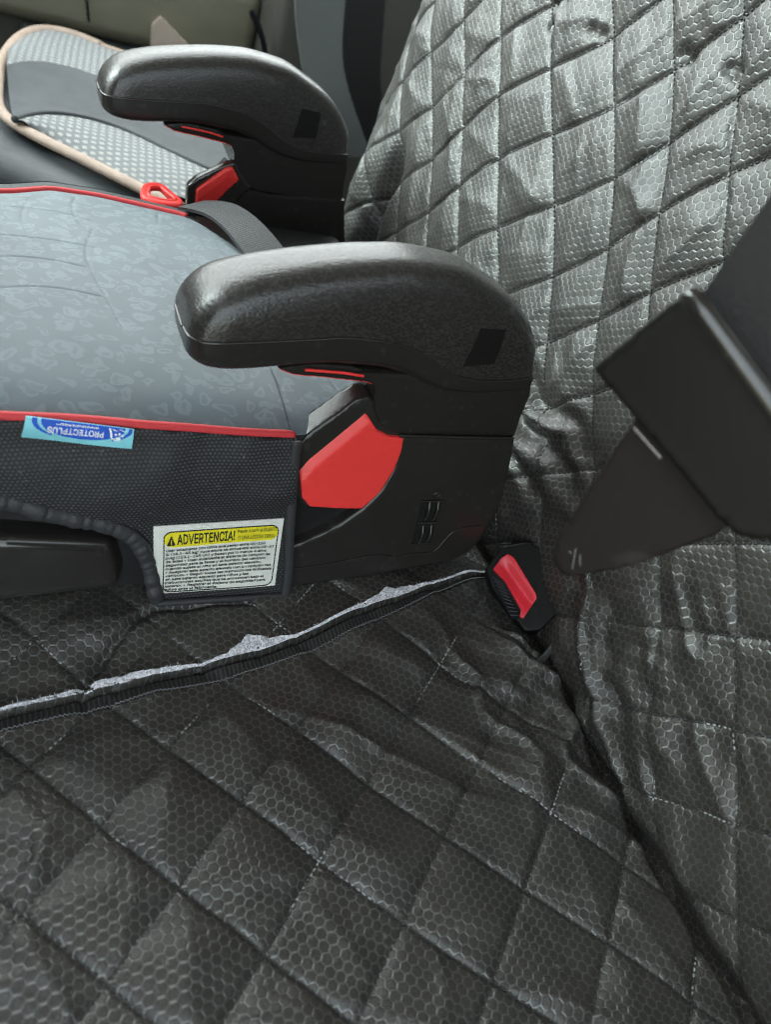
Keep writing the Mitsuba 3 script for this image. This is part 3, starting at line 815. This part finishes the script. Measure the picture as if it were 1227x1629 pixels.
put(boost + '__belt_guide__red_panel', plate(gp[:, [0, 2]], -0.0016, 0.007, 0.0016, 4, red_shape), 'red_plastic', 45, label='red belt guide plate beside the fabric side panel')
rim = np.array(rim3)[:3]
put(boost + '__base_panel__ledge', tube(polyline([(0.1165, -0.0005, 0.1160), (0.16, -0.0008, 0.1160), (0.2008, -0.0006, 0.1160)], 0.004), 0.0011, n=8), 'smooth_plastic', True)
sl = polyline(spline(np.array(G['seam_low']) + [0, -0.0005, 0], 40), 0.001)
put(boost + '__base_panel__seam', tube(sl, 0.0004, 0.0005, (0, -1, 0.19), n=6), 'gloss_plastic', True, label='moulding seam low on the side panel')
# slotted vent: a dark pocket with two ribs, a small moulded ring above
vt = np.array(G['vent'])
vc = vt.mean(0)
put(boost + '__base_panel__vent', plate(vt[:, [0, 2]], -0.0006, 0.004, 0.002, 0, on_side), 'recess_plastic', False, label='dark slotted vent')
for fx in (0.36, 0.80):
    a = vt[0] + (vt[1] - vt[0]) * fx
    b = vt[3] + (vt[2] - vt[3]) * fx
    m_ = (a + b) / 2
    for p, q in ((a, m_ + (a - m_) * 0.08), (m_ + (b - m_) * 0.12, b)):
        mid = (p + q) / 2 + [0, -0.0028, 0]
        put(boost + '__base_panel__vent_rib', tube(spline([p + [0, -0.0006, 0], mid, q + [0, -0.0006, 0]], 12), 0.0011, 0.0011, (0, -1, 0), n=8), 'gloss_plastic', True)
put(boost + '__base_panel__vent_bar', tube([(vt[0] + vt[3]) / 2 + [0, -0.0014, 0], (vt[1] + vt[2]) / 2 + [0, -0.0014, 0]], 0.0009, n=6), 'gloss_plastic', True)
for p, q in ((vt[0], vt[1]), (vt[3], vt[2])):
    put(boost + '__base_panel__vent_bar', tube([p + [-0.001, -0.0012, 0], q + [0.001, -0.0012, 0]], 0.0006, n=6), 'gloss_plastic', True)
ec = np.array(G['emblem'][0]) + [0, -0.0010, 0]
an = np.linspace(0, 2 * np.pi, 24, endpoint=False)
put(boost + '__base_panel__emblem', tube(ec + np.c_[0.0030 * np.cos(an), 0 * an, 0.0022 * np.sin(an) + 0.0008 * np.cos(an)], 0.0004, n=6, nrm=(0, -1, 0), closed=True), 'gloss_plastic', True, label='small moulded oval mark above the vent')
put(boost + '__base_panel__emblem', hull([(ec[0] - 0.0008, ec[1] + 0.0004, ec[2], 0.0007), (ec[0] + 0.001, ec[1] + 0.0004, ec[2] + 0.0006, 0.0007)]), 'gloss_plastic', True)

# front foot of the shell below the fabric
put(boost + '__front_foot', hull([(-0.26, -0.012, 0.064, .006), (-0.10, -0.0135, 0.0505, .007), (-0.052, -0.009, 0.0400, .008), (-0.26, -0.018, 0.024, .008), (-0.10, -0.0175, 0.022, .008), (-0.048, -0.014, 0.022, .008),
                                 (-0.034, 0.03, 0.038, .008), (-0.034, 0.03, 0.020, .008), (-0.26, 0.06, 0.07, .008)]), 'gloss_plastic', 40, label='glossy black rounded front foot of the base')

# fabric side panel
pt, pr, pa = (np.array(G[k]) for k in ('panel_top', 'panel_right', 'panel_arch'))
top_s, right_s, arch_s = spline(pt, 40), spline(pr, 16), spline(pa, 50)
outline = np.vstack([top_s, right_s, arch_s])[:, [0, 2]]
outline[0, 0] = outline[-1, 0] = -0.13


def bulge(v):
    v = on_side(v)
    q = v[:, [0, 2]]
    flat = np.exp(-(np.maximum(-0.022 - q[:, 0], 0) / 0.012) ** 2) * np.exp(-(np.maximum(q[:, 1] - 0.060, 0) / 0.012) ** 2)
    tagged = np.exp(-((q[:, 0] + 0.065) / 0.045) ** 4) * step(0.098, 0.112, q[:, 1])
    v[:, 1] -= (1 - np.maximum(flat, tagged)) * (0.0045 * np.clip(nz(np.c_[q, 0 * q[:, 0]], 24, 61), -1, 1) + 0.005 * np.exp(-((q[:, 1] - 0.085) / 0.025) ** 2))
    return v


put(boost + '__side_fabric', plate(outline, -0.0045, 0.012, 0.0025, 2, bulge), 'mesh_cloth', 60, label='black mesh fabric side panel')
offp = lambda c, o: np.asarray(c) + [0, o, 0]
put(boost + '__side_fabric__right_binding', tube(polyline(offp(right_s, -0.006) + [-0.001, 0, 0], 0.0015), 0.0032, 0.0022, (0, -1, .19), 12), 'binding_cloth', True)
ap = polyline(offp(arch_s, -0.0062) + [0, 0, 0.003], 0.0008)
ua = np.arange(len(ap)) * 0.0008
gath = 0.6 * meshkit.noise(np.c_[ua * 420, 0 * ua, 0 * ua], 4) + 0.4 * meshkit.noise(np.c_[ua * 150, 0 * ua, 0 * ua], 14)
put(boost + '__side_fabric__gathered_binding', tube(ap + np.c_[0 * ua, -0.0012 * gath, 0 * ua], 0.0045 * (0.85 + 0.3 * gath), 0.0020 + 0.0016 * gath, (0, -1, .19), 12), 'binding_cloth', True, label='puckered black binding over the foot')
bl = polyline([pr[-1] + [0, -0.006, 0.000], pa[0] + [0, -0.006, 0.000]], 0.002)
put(boost + '__side_fabric__lower_binding', tube(bl, 0.0022, 0.002, (0, -1, .19), 10), 'binding_cloth', True)

# the pad: leopard cloth between two red pipings
nx, nt = 400, 340
px = np.linspace(-0.21, 0.116, nx)
near = spline(np.vstack([[-0.25, 0.0, 0.121], pt]), 60)
zn = np.interp(px, near[:, 0], near[:, 2], right=0.1135)
yn = 0.0008 + 0.022 * step(0.046, 0.112, px)
fp = np.array(G['pad_far'])
fp = np.vstack([[-0.25, 0.21, 0.113], fp[2:], [0.2, 0.12, 0.115]])
yf = np.interp(px, fp[:, 0], fp[:, 1])
from scipy.ndimage import gaussian_filter1d
yf = gaussian_filter1d(yf, 6)
tq_ = np.linspace(0, 1, nt)
gx, gt = np.meshgrid(px, tq_, indexing='ij')
gyv = yn[:, None] + (yf - yn)[:, None] * gt
gz = zn[:, None] * (1 - gt) + 0.115 * gt
edge = np.minimum(gt, 1 - gt) * (yf - yn)[:, None]
gz += 0.0085 * (1 - np.exp(-edge / 0.018)) + 0.004 * np.sin(np.pi * gt) - 0.0075 * step(0.02, 0.11, gx) * np.sin(np.pi * gt)
gz -= 0.010 * step(0.100, 0.116, gx) ** 2
q2 = np.c_[gx.ravel(), gyv.ravel()]
gz = gz.ravel() + 0.0012 * nz(np.c_[q2, 0 * q2[:, 0]], 16, 71)
CREASES = [[(-.076, .245), (-.083, .20), (-.078, .17)], [(-.045, .262), (-.050, .23), (-.047, .205)], [(.012, .255), (.008, .232)], [(.083, .19), (.075, .16), (.07, .13)],
           [(-.04, .20), (-.048, .16), (-.042, .11), (-.036, .075)], [(.006, .145), (.010, .11), (.004, .07)], [(-.12, .17), (-.08, .175), (-.042, .172)], [(-.12, .13), (-.09, .145), (-.05, .142)],
           [(-.12, .095), (-.08, .11), (-.045, .108)], [(.045, .06), (.05, .035)], [(.085, .055), (.09, .03)], [(-.1, .22), (-.06, .222), (-.04, .215)]]
for c in CREASES:
    c = polyline(spline(c, 14), 0.004)
    m_ = (abs(q2[:, 0] - c[:, 0].mean()) < 0.06) & (abs(q2[:, 1] - c[:, 1].mean()) < 0.08)
    d, s = dist_to(c, q2[m_])
    gz[m_] -= 0.00045 * np.exp(-(d / 0.0009) ** 2) - 0.0001 * np.exp(-((d - 0.003) / 0.002) ** 2)
put(boost + '__pad', trimesh.Trimesh(np.c_[q2, gz], grid_faces(nx, nt), process=False), 'leopard_cloth', True, uv=q2, label='grey pad cloth with leopard spots')
pn = np.c_[px, yn - 0.0012, zn + 0.0006][px < 0.0485]
put(boost + '__piping', tube(polyline(pn, 0.002), 0.0025, n=12), 'red_cord', True, label='red piping along the near edge of the pad')
pf = np.c_[px, yf + 0.0012, 0 * px + 0.1156][px < 0.037]
put(boost + '__piping', tube(polyline(pf, 0.002), 0.0025, n=12), 'red_cord', True, label='red piping along the far edge of the pad')
m_ = px < 0.045
rows = [np.c_[px, yf + 0.001, 0 * px + 0.1145][m_], np.c_[px, yf + 0.016, 0 * px + 0.1140][m_], np.c_[px, yf + 0.031, 0 * px + 0.109][m_], np.c_[px, yf + 0.038, 0 * px + 0.100][m_], np.c_[px, yf + 0.040, 0 * px + 0.05][m_]]
sb = np.stack(rows, 1)
put(boost + '__pad_border', trimesh.Trimesh(sb.reshape(-1, 3), grid_faces(len(sb), 5)[:, ::-1], process=False), 'knit_cloth', True, label='black knitted border beyond the far piping')
pe = np.c_[px, yn, zn - 0.002]
nb_ = np.stack([np.c_[px, yn, zn - 0.0005], np.c_[px, yn - 0.001, zn - 0.02]], 1)
put(boost + '__pad_edge', trimesh.Trimesh(nb_.reshape(-1, 3), grid_faces(nx, 2), process=False), 'binding_cloth', True)

# far base and far belt guide
fb = np.array(G['far_base'])[:, [0, 2]]
put(boost + '__far_base', plate(fb, 0.359, 0.415, 0.003, 4), 'smooth_plastic', 40, label='black far side panel of the base')
put(boost + '__far_belt_guide', plate(np.array(G['far_frame'])[:, [0, 2]], 0.357, 0.366, 0.002, 3), 'gloss_plastic', 40, label='dark frame of the far belt guide')


def far_red(v):
    v = np.array(v)
    d, s = dist_to(np.array(G['far_guide2'])[:, [0, 2]], v[:, [0, 2]])
    v[:, 1] += np.where(s < 0, 0.3, 0) * np.minimum(d, 0.02)
    return v


put(boost + '__far_belt_guide__red_panel', plate(np.array(G['far_guide'])[:, [0, 2]], 0.353, 0.362, 0.0016, 3, far_red), 'red_plastic', 40, label='red belt guide plate under the far armrest')

# ------------------------------------------------------------------ warning label and brand tag, sewn to the side fabric
lb = np.array(G['label'])


def on_quad(quad, uvw, lift=1.0, bow=0.0):
    """uvw: across 0..1, down 0..1, height in metres above the quad."""
    a, b, c, d = quad
    u_, v_ = uvw[:, :1], uvw[:, 1:2]
    p = a * (1 - u_) * (1 - v_) + b * u_ * (1 - v_) + c * u_ * v_ + d * (1 - u_) * v_
    n = np.cross(b - a, d - a)
    n /= np.linalg.norm(n)
    if n[1] > 0:
        n = -n
    wv = 0.0006 * np.sin(u_ * 5 + 1) * np.sin(v_ * 4) + bow * np.sin(np.pi * v_)
    return p + n * (uvw[:, 2:3] * lift + wv)


def quad_sheet(quad, u0, u1, v0, v1, h, r=0.0, hole=None, bow=0.0):
    asp = np.linalg.norm(quad[1] - quad[0]) / np.linalg.norm(quad[3] - quad[0])
    from shapely.geometry import box as sbox
    pl = sbox(u0 * asp, v0, u1 * asp, v1)
    if r:
        pl = pl.buffer(-r).buffer(r, quad_segs=6)
    if hole:
        pl = pl.difference(pl.buffer(-hole))
    t = trimesh.creation.extrude_polygon(pl, 1.0, engine='earcut')
    t = tm(m3.Manifold(m3.Mesh(np.asarray(t.vertices, np.float32), np.asarray(t.faces, np.uint32))).scale((1, 1, 0.02)).refine_to_length(0.06))
    v = np.array(t.vertices)
    v[:, 0] /= asp
    v[:, 2] = h[0] + v[:, 2] / 0.02 * (h[1] - h[0])
    t.vertices = on_quad(quad, v, 1.0, bow)
    t.fix_normals()
    return t


def quad_text(quad, text, u0, u1, v0, v1, h, bold=False, flip=False, maxh=None, bow=0.0):
    t = meshkit.text_mesh(text, 1.0, 0.4, bold)
    v = np.array(t.vertices)
    lo, hi = v.min(0), v.max(0)
    x = (v[:, 0] - lo[0]) / (hi[0] - lo[0])
    y = v[:, 1]
    if flip:
        x, y = 1 - x, 1 - y
    v = np.c_[u0 + (u1 - u0) * x, v1 - (v1 - v0) * y, np.where(v[:, 2] > 0.2, h[1], h[0])]
    t.vertices = on_quad(quad, v, 1.0, bow)
    return t


put(boost + '__warning_label', quad_sheet(lb, 0, 1, 0, 1, (-0.0008, 0.0)), 'label_white', False, label='white sewn label with a yellow warning heading in Spanish')
put(boost + '__warning_label__heading_band', quad_sheet(lb, 0.075, 0.965, 0.085, 0.30, (0.0, 0.00025), 0.10), 'label_yellow', False)
put(boost + '__warning_label__frame_line', quad_sheet(lb, 0.07, 0.97, 0.08, 0.985, (0.0001, 0.0004), 0.10, 0.012), 'label_ink', False)
ink = [quad_text(lb, 'ADVERTENCIA!', 0.172, 0.615, 0.130, 0.262, (0.0003, 0.0005), True),
       quad_text(lb, 'Puede ocurrir la MUERTE', 0.635, 0.95, 0.115, 0.165, (0.0003, 0.0005)),
       quad_text(lb, 'O UNA LESIÓN SERIA.', 0.645, 0.945, 0.210, 0.262, (0.0003, 0.0005))]
LINES = ['Usar solamente con niños que pesan entre 40-100', 'lb (18.1-45 kg) cuya altura se encuentra entre 43-57', 'pulg (110.1-145 cm) y tienen por lo menos 4 años',
         'de edad • Usar solamente el sistema de cinturón de', 'seguridad para la falda y el hombro del vehículo', 'cuando sujeta al niño en este asiento elevado.',
         '• Asegurar este asiento elevado con un cinturón del', 'vehículo. • Seguir todas las instrucciones indicadas', 'en este asiento elevado para niños y las', 'instrucciones escritas que se encuentran bajo el',
         'asiento. • Registrar el sistema de seguridad para', 'niños ante el fabricante.']
for k, line in enumerate(LINES):
    v0 = 0.325 + k * 0.0545
    ink.append(quad_text(lb, line, 0.088, 0.088 + 0.86 * min(1, len(line) / 51.5), v0, v0 + 0.034, (0.0002, 0.0004), True))
put(boost + '__warning_label__print', join(ink), 'label_ink', False)
tri = Polygon([(0.095, 0.275), (0.160, 0.275), (0.128, 0.135)])
t_ = trimesh.creation.extrude_polygon(tri, 1.0, engine='earcut')
v = np.array(t_.vertices)
v[:, 2] = 0.0003 + 0.0002 * v[:, 2]
t_.vertices = on_quad(lb, v)
put(boost + '__warning_label__warning_sign', t_, 'label_ink', False, label='black warning triangle')
put(boost + '__warning_label__warning_sign', join([quad_text(lb, '!', 0.1235, 0.1325, 0.19, 0.26, (0.0005, 0.0007), True)]), 'label_yellow', False)
st = [tube([on_quad(lb, np.array([[0.032, v_, 0.0003]]))[0], on_quad(lb, np.array([[0.032, v_ + 0.014, 0.0003]]))[0]], 0.00022, n=4) for v_ in np.arange(0.06, 0.97, 0.026)]
st += [tube([on_quad(lb, np.array([[u_, 0.035, 0.0003]]))[0], on_quad(lb, np.array([[u_ + 0.009, 0.035, 0.0003]]))[0]], 0.00022, n=4) for u_ in np.arange(0.05, 0.97, 0.018)]
put(boost + '__warning_label__stitching', join(st), 'tag_white', False)

tg_ = np.array(G['tag'])
put(boost + '__brand_tag', quad_sheet(tg_, 0, 1, 0, 1, (-0.0012, 0.0), 0.0, None, 0.001), 'tag_cyan', False, label='small folded cyan and blue tag with upside-down lettering')


def quad_poly(quad, pl, h, bow):
    ms = [trimesh.creation.extrude_polygon(g, 1.0, engine='earcut') for g in getattr(pl, 'geoms', [pl])]
    t = trimesh.util.concatenate(ms)
    t = tm(m3.Manifold(m3.Mesh(np.asarray(t.vertices, np.float32), np.asarray(t.faces, np.uint32))).scale((1, 1, 0.02)).refine_to_length(0.04))
    v = np.array(t.vertices)
    v[:, 2] = h[0] + v[:, 2] / 0.02 * (h[1] - h[0])
    t.vertices = on_quad(quad, v, 1.0, bow)
    return t


from shapely.geometry import Point
from shapely import affinity
el = lambda cx, cy, a, b: affinity.scale(Point(cx, cy).buffer(1, 24), a, b)
top = Polygon([(0, -0.02), (1, -0.02), (1, 0.80), (0, 0.80)])
ov_o, ov_w, ov_i = el(0.52, 0.06, 0.465, 0.76).intersection(top), el(0.525, 0.04, 0.425, 0.74).intersection(top), el(0.525, 0.04, 0.39, 0.70).intersection(top)
ringo = ov_o.difference(ov_w)
put(boost + '__brand_tag__oval', join([quad_poly(tg_, ringo.intersection(Polygon([(0, -.1), (.25, -.1), (.25, 1), (0, 1)]).union(Polygon([(.8, -.1), (1, -.1), (1, 1), (.8, 1)]))), (0.0, 0.0003), 0.001), quad_poly(tg_, ov_i, (0.0, 0.0003), 0.001)]), 'tag_blue', False, label='blue oval printed on the tag')
w_ = [quad_text(tg_, 'PROTECTPLUS', 0.20, 0.715, 0.27, 0.54, (0.0003, 0.0006), True, True, bow=0.001), quad_text(tg_, 'ENGINEERED™', 0.27, 0.66, 0.07, 0.15, (0.0003, 0.0006), True, True, bow=0.001)]
paw = [el(0.855, 0.52, 0.024, 0.095), el(0.83, 0.32, 0.012, 0.055), el(0.862, 0.27, 0.012, 0.055), el(0.893, 0.34, 0.012, 0.055), LineString([(0.765, 0.06), (0.785, 0.28), (0.79, 0.50), (0.83, 0.62)]).buffer(0.010), LineString([(0.80, 0.08), (0.83, 0.14)]).buffer(0.012), LineString([(0.86, 0.05), (0.915, 0.12)]).buffer(0.010)]
w_ += [quad_poly(tg_, g, (0.0003, 0.0006), 0.001) for g in paw]
put(boost + '__brand_tag__lettering', join(w_), 'tag_white', False)

# ------------------------------------------------------------------ positioning strap with its red hook
sa_, sb_ = spline(G['strap_a'], 50), spline(G['strap_b'], 50)
h_ = np.linspace(0, 1, 50)
zz = 0.1185 + 0.010 * np.sin(np.pi * np.clip(h_ * 1.1, 0, 1))
sa_[:, 2] = sb_[:, 2] = zz
k5 = 7
top5 = np.stack([sa_ + (sb_ - sa_) * t for t in np.linspace(0, 1, k5)], 1)
L = np.r_[0, np.cumsum(np.linalg.norm(np.diff(sa_, axis=0), axis=1))]
uvs = np.stack([np.broadcast_to(L[:, None], (50, k5)), np.broadcast_to(np.linspace(0, 0.03, k5), (50, k5))], -1).reshape(-1, 2)
strap = thing('positioning_strap', 'flat black webbing strap lying over the far corner of the grey pad', 'strap')
put(strap + '__webbing', trimesh.Trimesh(top5.reshape(-1, 3), grid_faces(50, k5)[:, ::-1], process=False), 'webbing', True, uv=uvs)
put(strap + '__underside', ribbon(sa_ - [0, 0, 0.0006], sb_ - [0, 0, 0.0006], 0.0016), 'binding_cloth', 30)
hk = np.array(G['hook'])
hp = spline(hk, 60, True)
hc = hp.mean(0)
hook = thing('belt_hook', 'small glossy red plastic loop at the end of the beige trim, by the black strap', 'hook')
put(hook + '__ring', tube(hc + (hp - hc) * 0.92, 0.0034, 0.0026, (0, -0.4, 1), 12, True, 0.7), 'red_plastic', True)
put(hook + '__inner_rim', tube(hc + (hp - hc) * 0.72 + [0, -0.001, 0.002], 0.0016, 0.0018, (0, -0.4, 1), 10, True), 'red_plastic', True)

# ------------------------------------------------------------------ the second child seat beyond
far_seat = thing('child_seat', 'second child seat behind the booster, charcoal cloth with dotted panels and beige edging', 'child seat')


def sheet(fn, nu, nv):
    u_, v_ = np.meshgrid(np.linspace(0, 1, nu), np.linspace(0, 1, nv), indexing='ij')
    return trimesh.Trimesh(fn(u_.ravel(), v_.ravel()), grid_faces(nu, nv), process=False)


lo_edge, lo_ridge, up_ridge = (np.array(G[k]) for k in ('dot_low_edge', 'ridge_low', 'ridge_up'))
tr1, tr2 = np.array(G['trim']), np.array(G['trim2'])


def between(curves, n=80, sag=0.0):
    cs = [spline(c, n) for c in curves]

    def fn(u_, v_):
        s = v_ * (len(cs) - 1)
        i = np.minimum(s.astype(int), len(cs) - 2)
        t = s - i
        k_ = np.minimum((u_ * (n - 1)).round().astype(int), n - 1)
        c = np.stack(cs)
        p = c[i, k_] * (1 - t)[:, None] + c[i + 1, k_] * t[:, None]
        p[:, 2] += sag * np.sin(np.pi * v_)
        return p
    return sheet(fn, n, 24)


e1 = lo_edge.copy()
low_ext = np.vstack([lo_edge, [0.12, 0.36, 0.07]])
ridge_ext = np.vstack([lo_ridge, [0.17, 0.42, 0.08]])
put(far_seat + '__lower_panel', between([low_ext, ridge_ext], 80, 0.004), 'dotted_cloth', True, label='dotted grey panel along the near side of the far seat')
up_ext = np.vstack([up_ridge, [0.30, 0.64, 0.08]])
put(far_seat + '__centre_panel', between([ridge_ext, up_ext], 80, -0.012), 'charcoal_cloth', True, label='plain charcoal hollow in the middle of the far seat')
tr2e = np.vstack([tr1[7:], tr2[1:], [0.32, 0.80, 0.075]])
put(far_seat + '__upper_panel', between([up_ext, tr2e], 80, 0.006), 'dotted_cloth', True, label='dotted grey panel along the far side of the far seat')
put(far_seat + '__ridge_piping', tube(polyline(spline(ridge_ext, 60), 0.004), 0.0035, n=8), 'charcoal_cloth', True)
put(far_seat + '__edging', tube(polyline(spline(np.vstack([tr1]), 120), 0.003), 0.0064, 0.0045, (0.3, -0.3, 1), 12), 'beige_trim', True, label='beige edging round the front of the far seat')
put(far_seat + '__edging', tube(polyline(spline(np.vstack([tr1[-1:], tr2[1:], [0.26, 0.80, 0.075]]), 60), 0.004), 0.004, 0.003, (0, 0, 1), 10), 'beige_trim', True, label='thin beige edging along the far side')
put(far_seat + '__base', hull([(-0.085, 0.475, 0.045, .02), (-0.07, 0.70, 0.045, .02), (0.32, 0.72, 0.03, .02), (0.20, 0.43, 0.03, .02), (0.0, 0.395, 0.048, .015), (-0.07, 0.48, -0.04, .02), (0.3, 0.72, -0.04, .02), (0.25, 0.42, -0.04, .02), (0.0, 0.405, -0.04, .02)]), 'charcoal_cloth', 40)

# ------------------------------------------------------------------ buckle in the seat crease
bk = thing('seat_belt_buckle', 'black seat belt buckle with a red press button, sunk in the crease of the seat', 'buckle')
BN = np.array(G['buckle_n'])
put(bk + '__body', prism(G['buckle_body'], BN, 0.026, 0.002, 5), 'buckle_black', 50)
put(bk + '__slot', prism(G['buckle_slot'], BN, 0.003, 0.002, 0), 'slit_dark', False)
so = np.array(G['buckle_slot'])
for t in np.linspace(0.08, 0.92, 10):
    a = so[0] * (1 - t) + so[4] * t
    b = so[1] * (1 - t) + so[3] * t
    put(bk + '__slot_rib', tube([a + BN * 0.0008, b + BN * 0.0008], 0.00045, n=4), 'binding_cloth', False)
bb = np.array(G['buckle_button']) + BN * 0.0022
but = prism(bb, BN, 0.006, 0.0012, 4)
v = np.array(but.vertices)
c0 = v.mean(0)
ax1 = bb[4] - bb[2]
ax1 /= np.linalg.norm(ax1)
ax2 = np.cross(BN, ax1)
e_, w2 = (v - c0) @ ax1, (v - c0) @ ax2
front = (v - c0) @ BN > -0.001
dip = np.exp(-((w2 + 0.000) / 0.0042) ** 2) * np.exp(-(e_ / 0.019) ** 6)
v -= np.outer(front * dip * 0.0020, BN)
but.vertices = v
put(bk + '__button', but, 'button_red', 40, label='red press button')
bs = spline([(0.258, -0.062, 0.036), (0.250, -0.078, 0.025), (0.240, -0.090, 0.014), (0.226, -0.098, 0.002), (0.215, -0.100, -0.010)], 40)
put(bk + '__strap', tube(bs, 0.0035, 0.0016, (0.2, -0.9, 0.4), 14), 'webbing', True)

# ------------------------------------------------------------------ belt tongue hanging close to the camera
tn = thing('seat_belt_tongue', 'large black seat belt tongue with block-shaped grip hanging in the right foreground', 'seat belt')
TN = np.array(G['tongue_n'])
put(tn + '__grip', prism(G['grip'], TN, 0.014, 0.0022, 14), 'grip_black', 60)
put(tn + '__plate', prism(G['plate'], TN, 0.0022, 0.003, 1), 'plate_brown', 40, label='dark scratched plate of the tongue')
gr = np.array(G['grip'])
put(tn + '__grip_edge', tube(polyline([gr[3] - TN * 0.004, gr[4] - TN * 0.003, gr[5] - TN * 0.003], 0.004), 0.0042, n=20), 'gloss_plastic', True, label='rounded glossy edge of the grip')
sb2 = np.array(G['slotbar'])
put(tn + '__slot_bar', tube([sb2[0], sb2[1]], 0.0007, n=8), 'steel', True, label='thin metal bar at the joint of plate and grip')
pl_ = np.array(G['plate'])
for k, (f, g, L) in enumerate(((0.30, 0.25, 0.006), (0.42, 0.55, 0.005), (0.22, 0.60, 0.003))):
    c_ = pl_[4] * (1 - f) + pl_[9] * f
    c_ = c_ * (1 - 0.4 * g) + pl_[7] * 0.4 * g + TN * 0.0001
    dr_ = (pl_[8] - pl_[3]) / np.linalg.norm(pl_[8] - pl_[3]) + 0.6 * (k - 1) * (pl_[0] - pl_[7]) / np.linalg.norm(pl_[0] - pl_[7])
    put(tn + '__plate__scratch', tube([c_, c_ + dr_ * L], 0.00018, n=5), 'edge_thread', False)
put(tn + '__webbing', prism(G['belt'], TN, 0.003, 0.006, 0), 'belt_cloth', 30)

# ------------------------------------------------------------------ far belts and far door
fbelt = thing('far_seat_belt', 'wide dark grey belt webbing hanging behind the far armrest', 'seat belt')
bq = np.array(G['belt_far'])
put(fbelt + '__webbing', ribbon(spline(bq[:5], 30), spline(bq[5:][::-1], 30), 0.003), 'grey_panel', 30)
fb2 = thing('far_backrest_edge', 'black wrinkled edge of the far seat backrest beside the grey belt', 'backrest')
bq = np.array(G['belt_far2'])
put(fb2 + '__cover', ribbon(spline(bq[:4], 30), spline(bq[4:][::-1], 30), 0.02), 'belt_cloth', 30)
door = thing('car_door', 'inner panel of the far car door, olive armrest over a grey recess', 'car door')
put(door + '__armrest', box((-0.6, 0.965, 0.050), (0.27, 1.04, 0.16), 0.02), 'olive_panel', 40, label='olive green door armrest')
put(door + '__panel', box((-0.7, 1.0, -0.35), (0.7, 1.05, 0.35), 0.01), 'dark_panel', 40)
put(door + '__pocket', box((-0.05, 0.985, -0.10), (0.22, 1.02, 0.045), 0.012), 'grey_panel', 40, label='grey recess below the door armrest')
put(door + '__pillar', box((0.27, 0.90, -0.3), (0.5, 1.0, 0.35), 0.02), 'dark_panel', 40)
dd = np.array(G['door'])
put(door + '__seam', tube(spline([dd[9] + [0, -0.055, 0], dd[10] + [0, -0.055, 0], dd[11] + [0, -0.055, -0.02], dd[11] + [0.01, -0.055, -0.08]], 30), 0.004, n=8), 'slit_dark', True)
put(door + '__armrest_joint', tube([(0.035, 0.9645, 0.07), (0.03, 0.964, 0.10), (0.022, 0.9645, 0.14)], 0.0018, n=6), 'slit_dark', True)
put(door + '__pocket_rail', box((-0.04, 0.972, -0.012), (0.15, 0.99, 0.002), 0.004), 'dark_panel', 40)
k = put('belt_clip', prism(dd[14:18], (-0.1, -1, 0.1), 0.02, 0.004, 2), 'beige_plastic', 40)
labels[k] = {'label': 'small brownish plastic clip by the far door, above the far armrest', 'category': 'clip'}
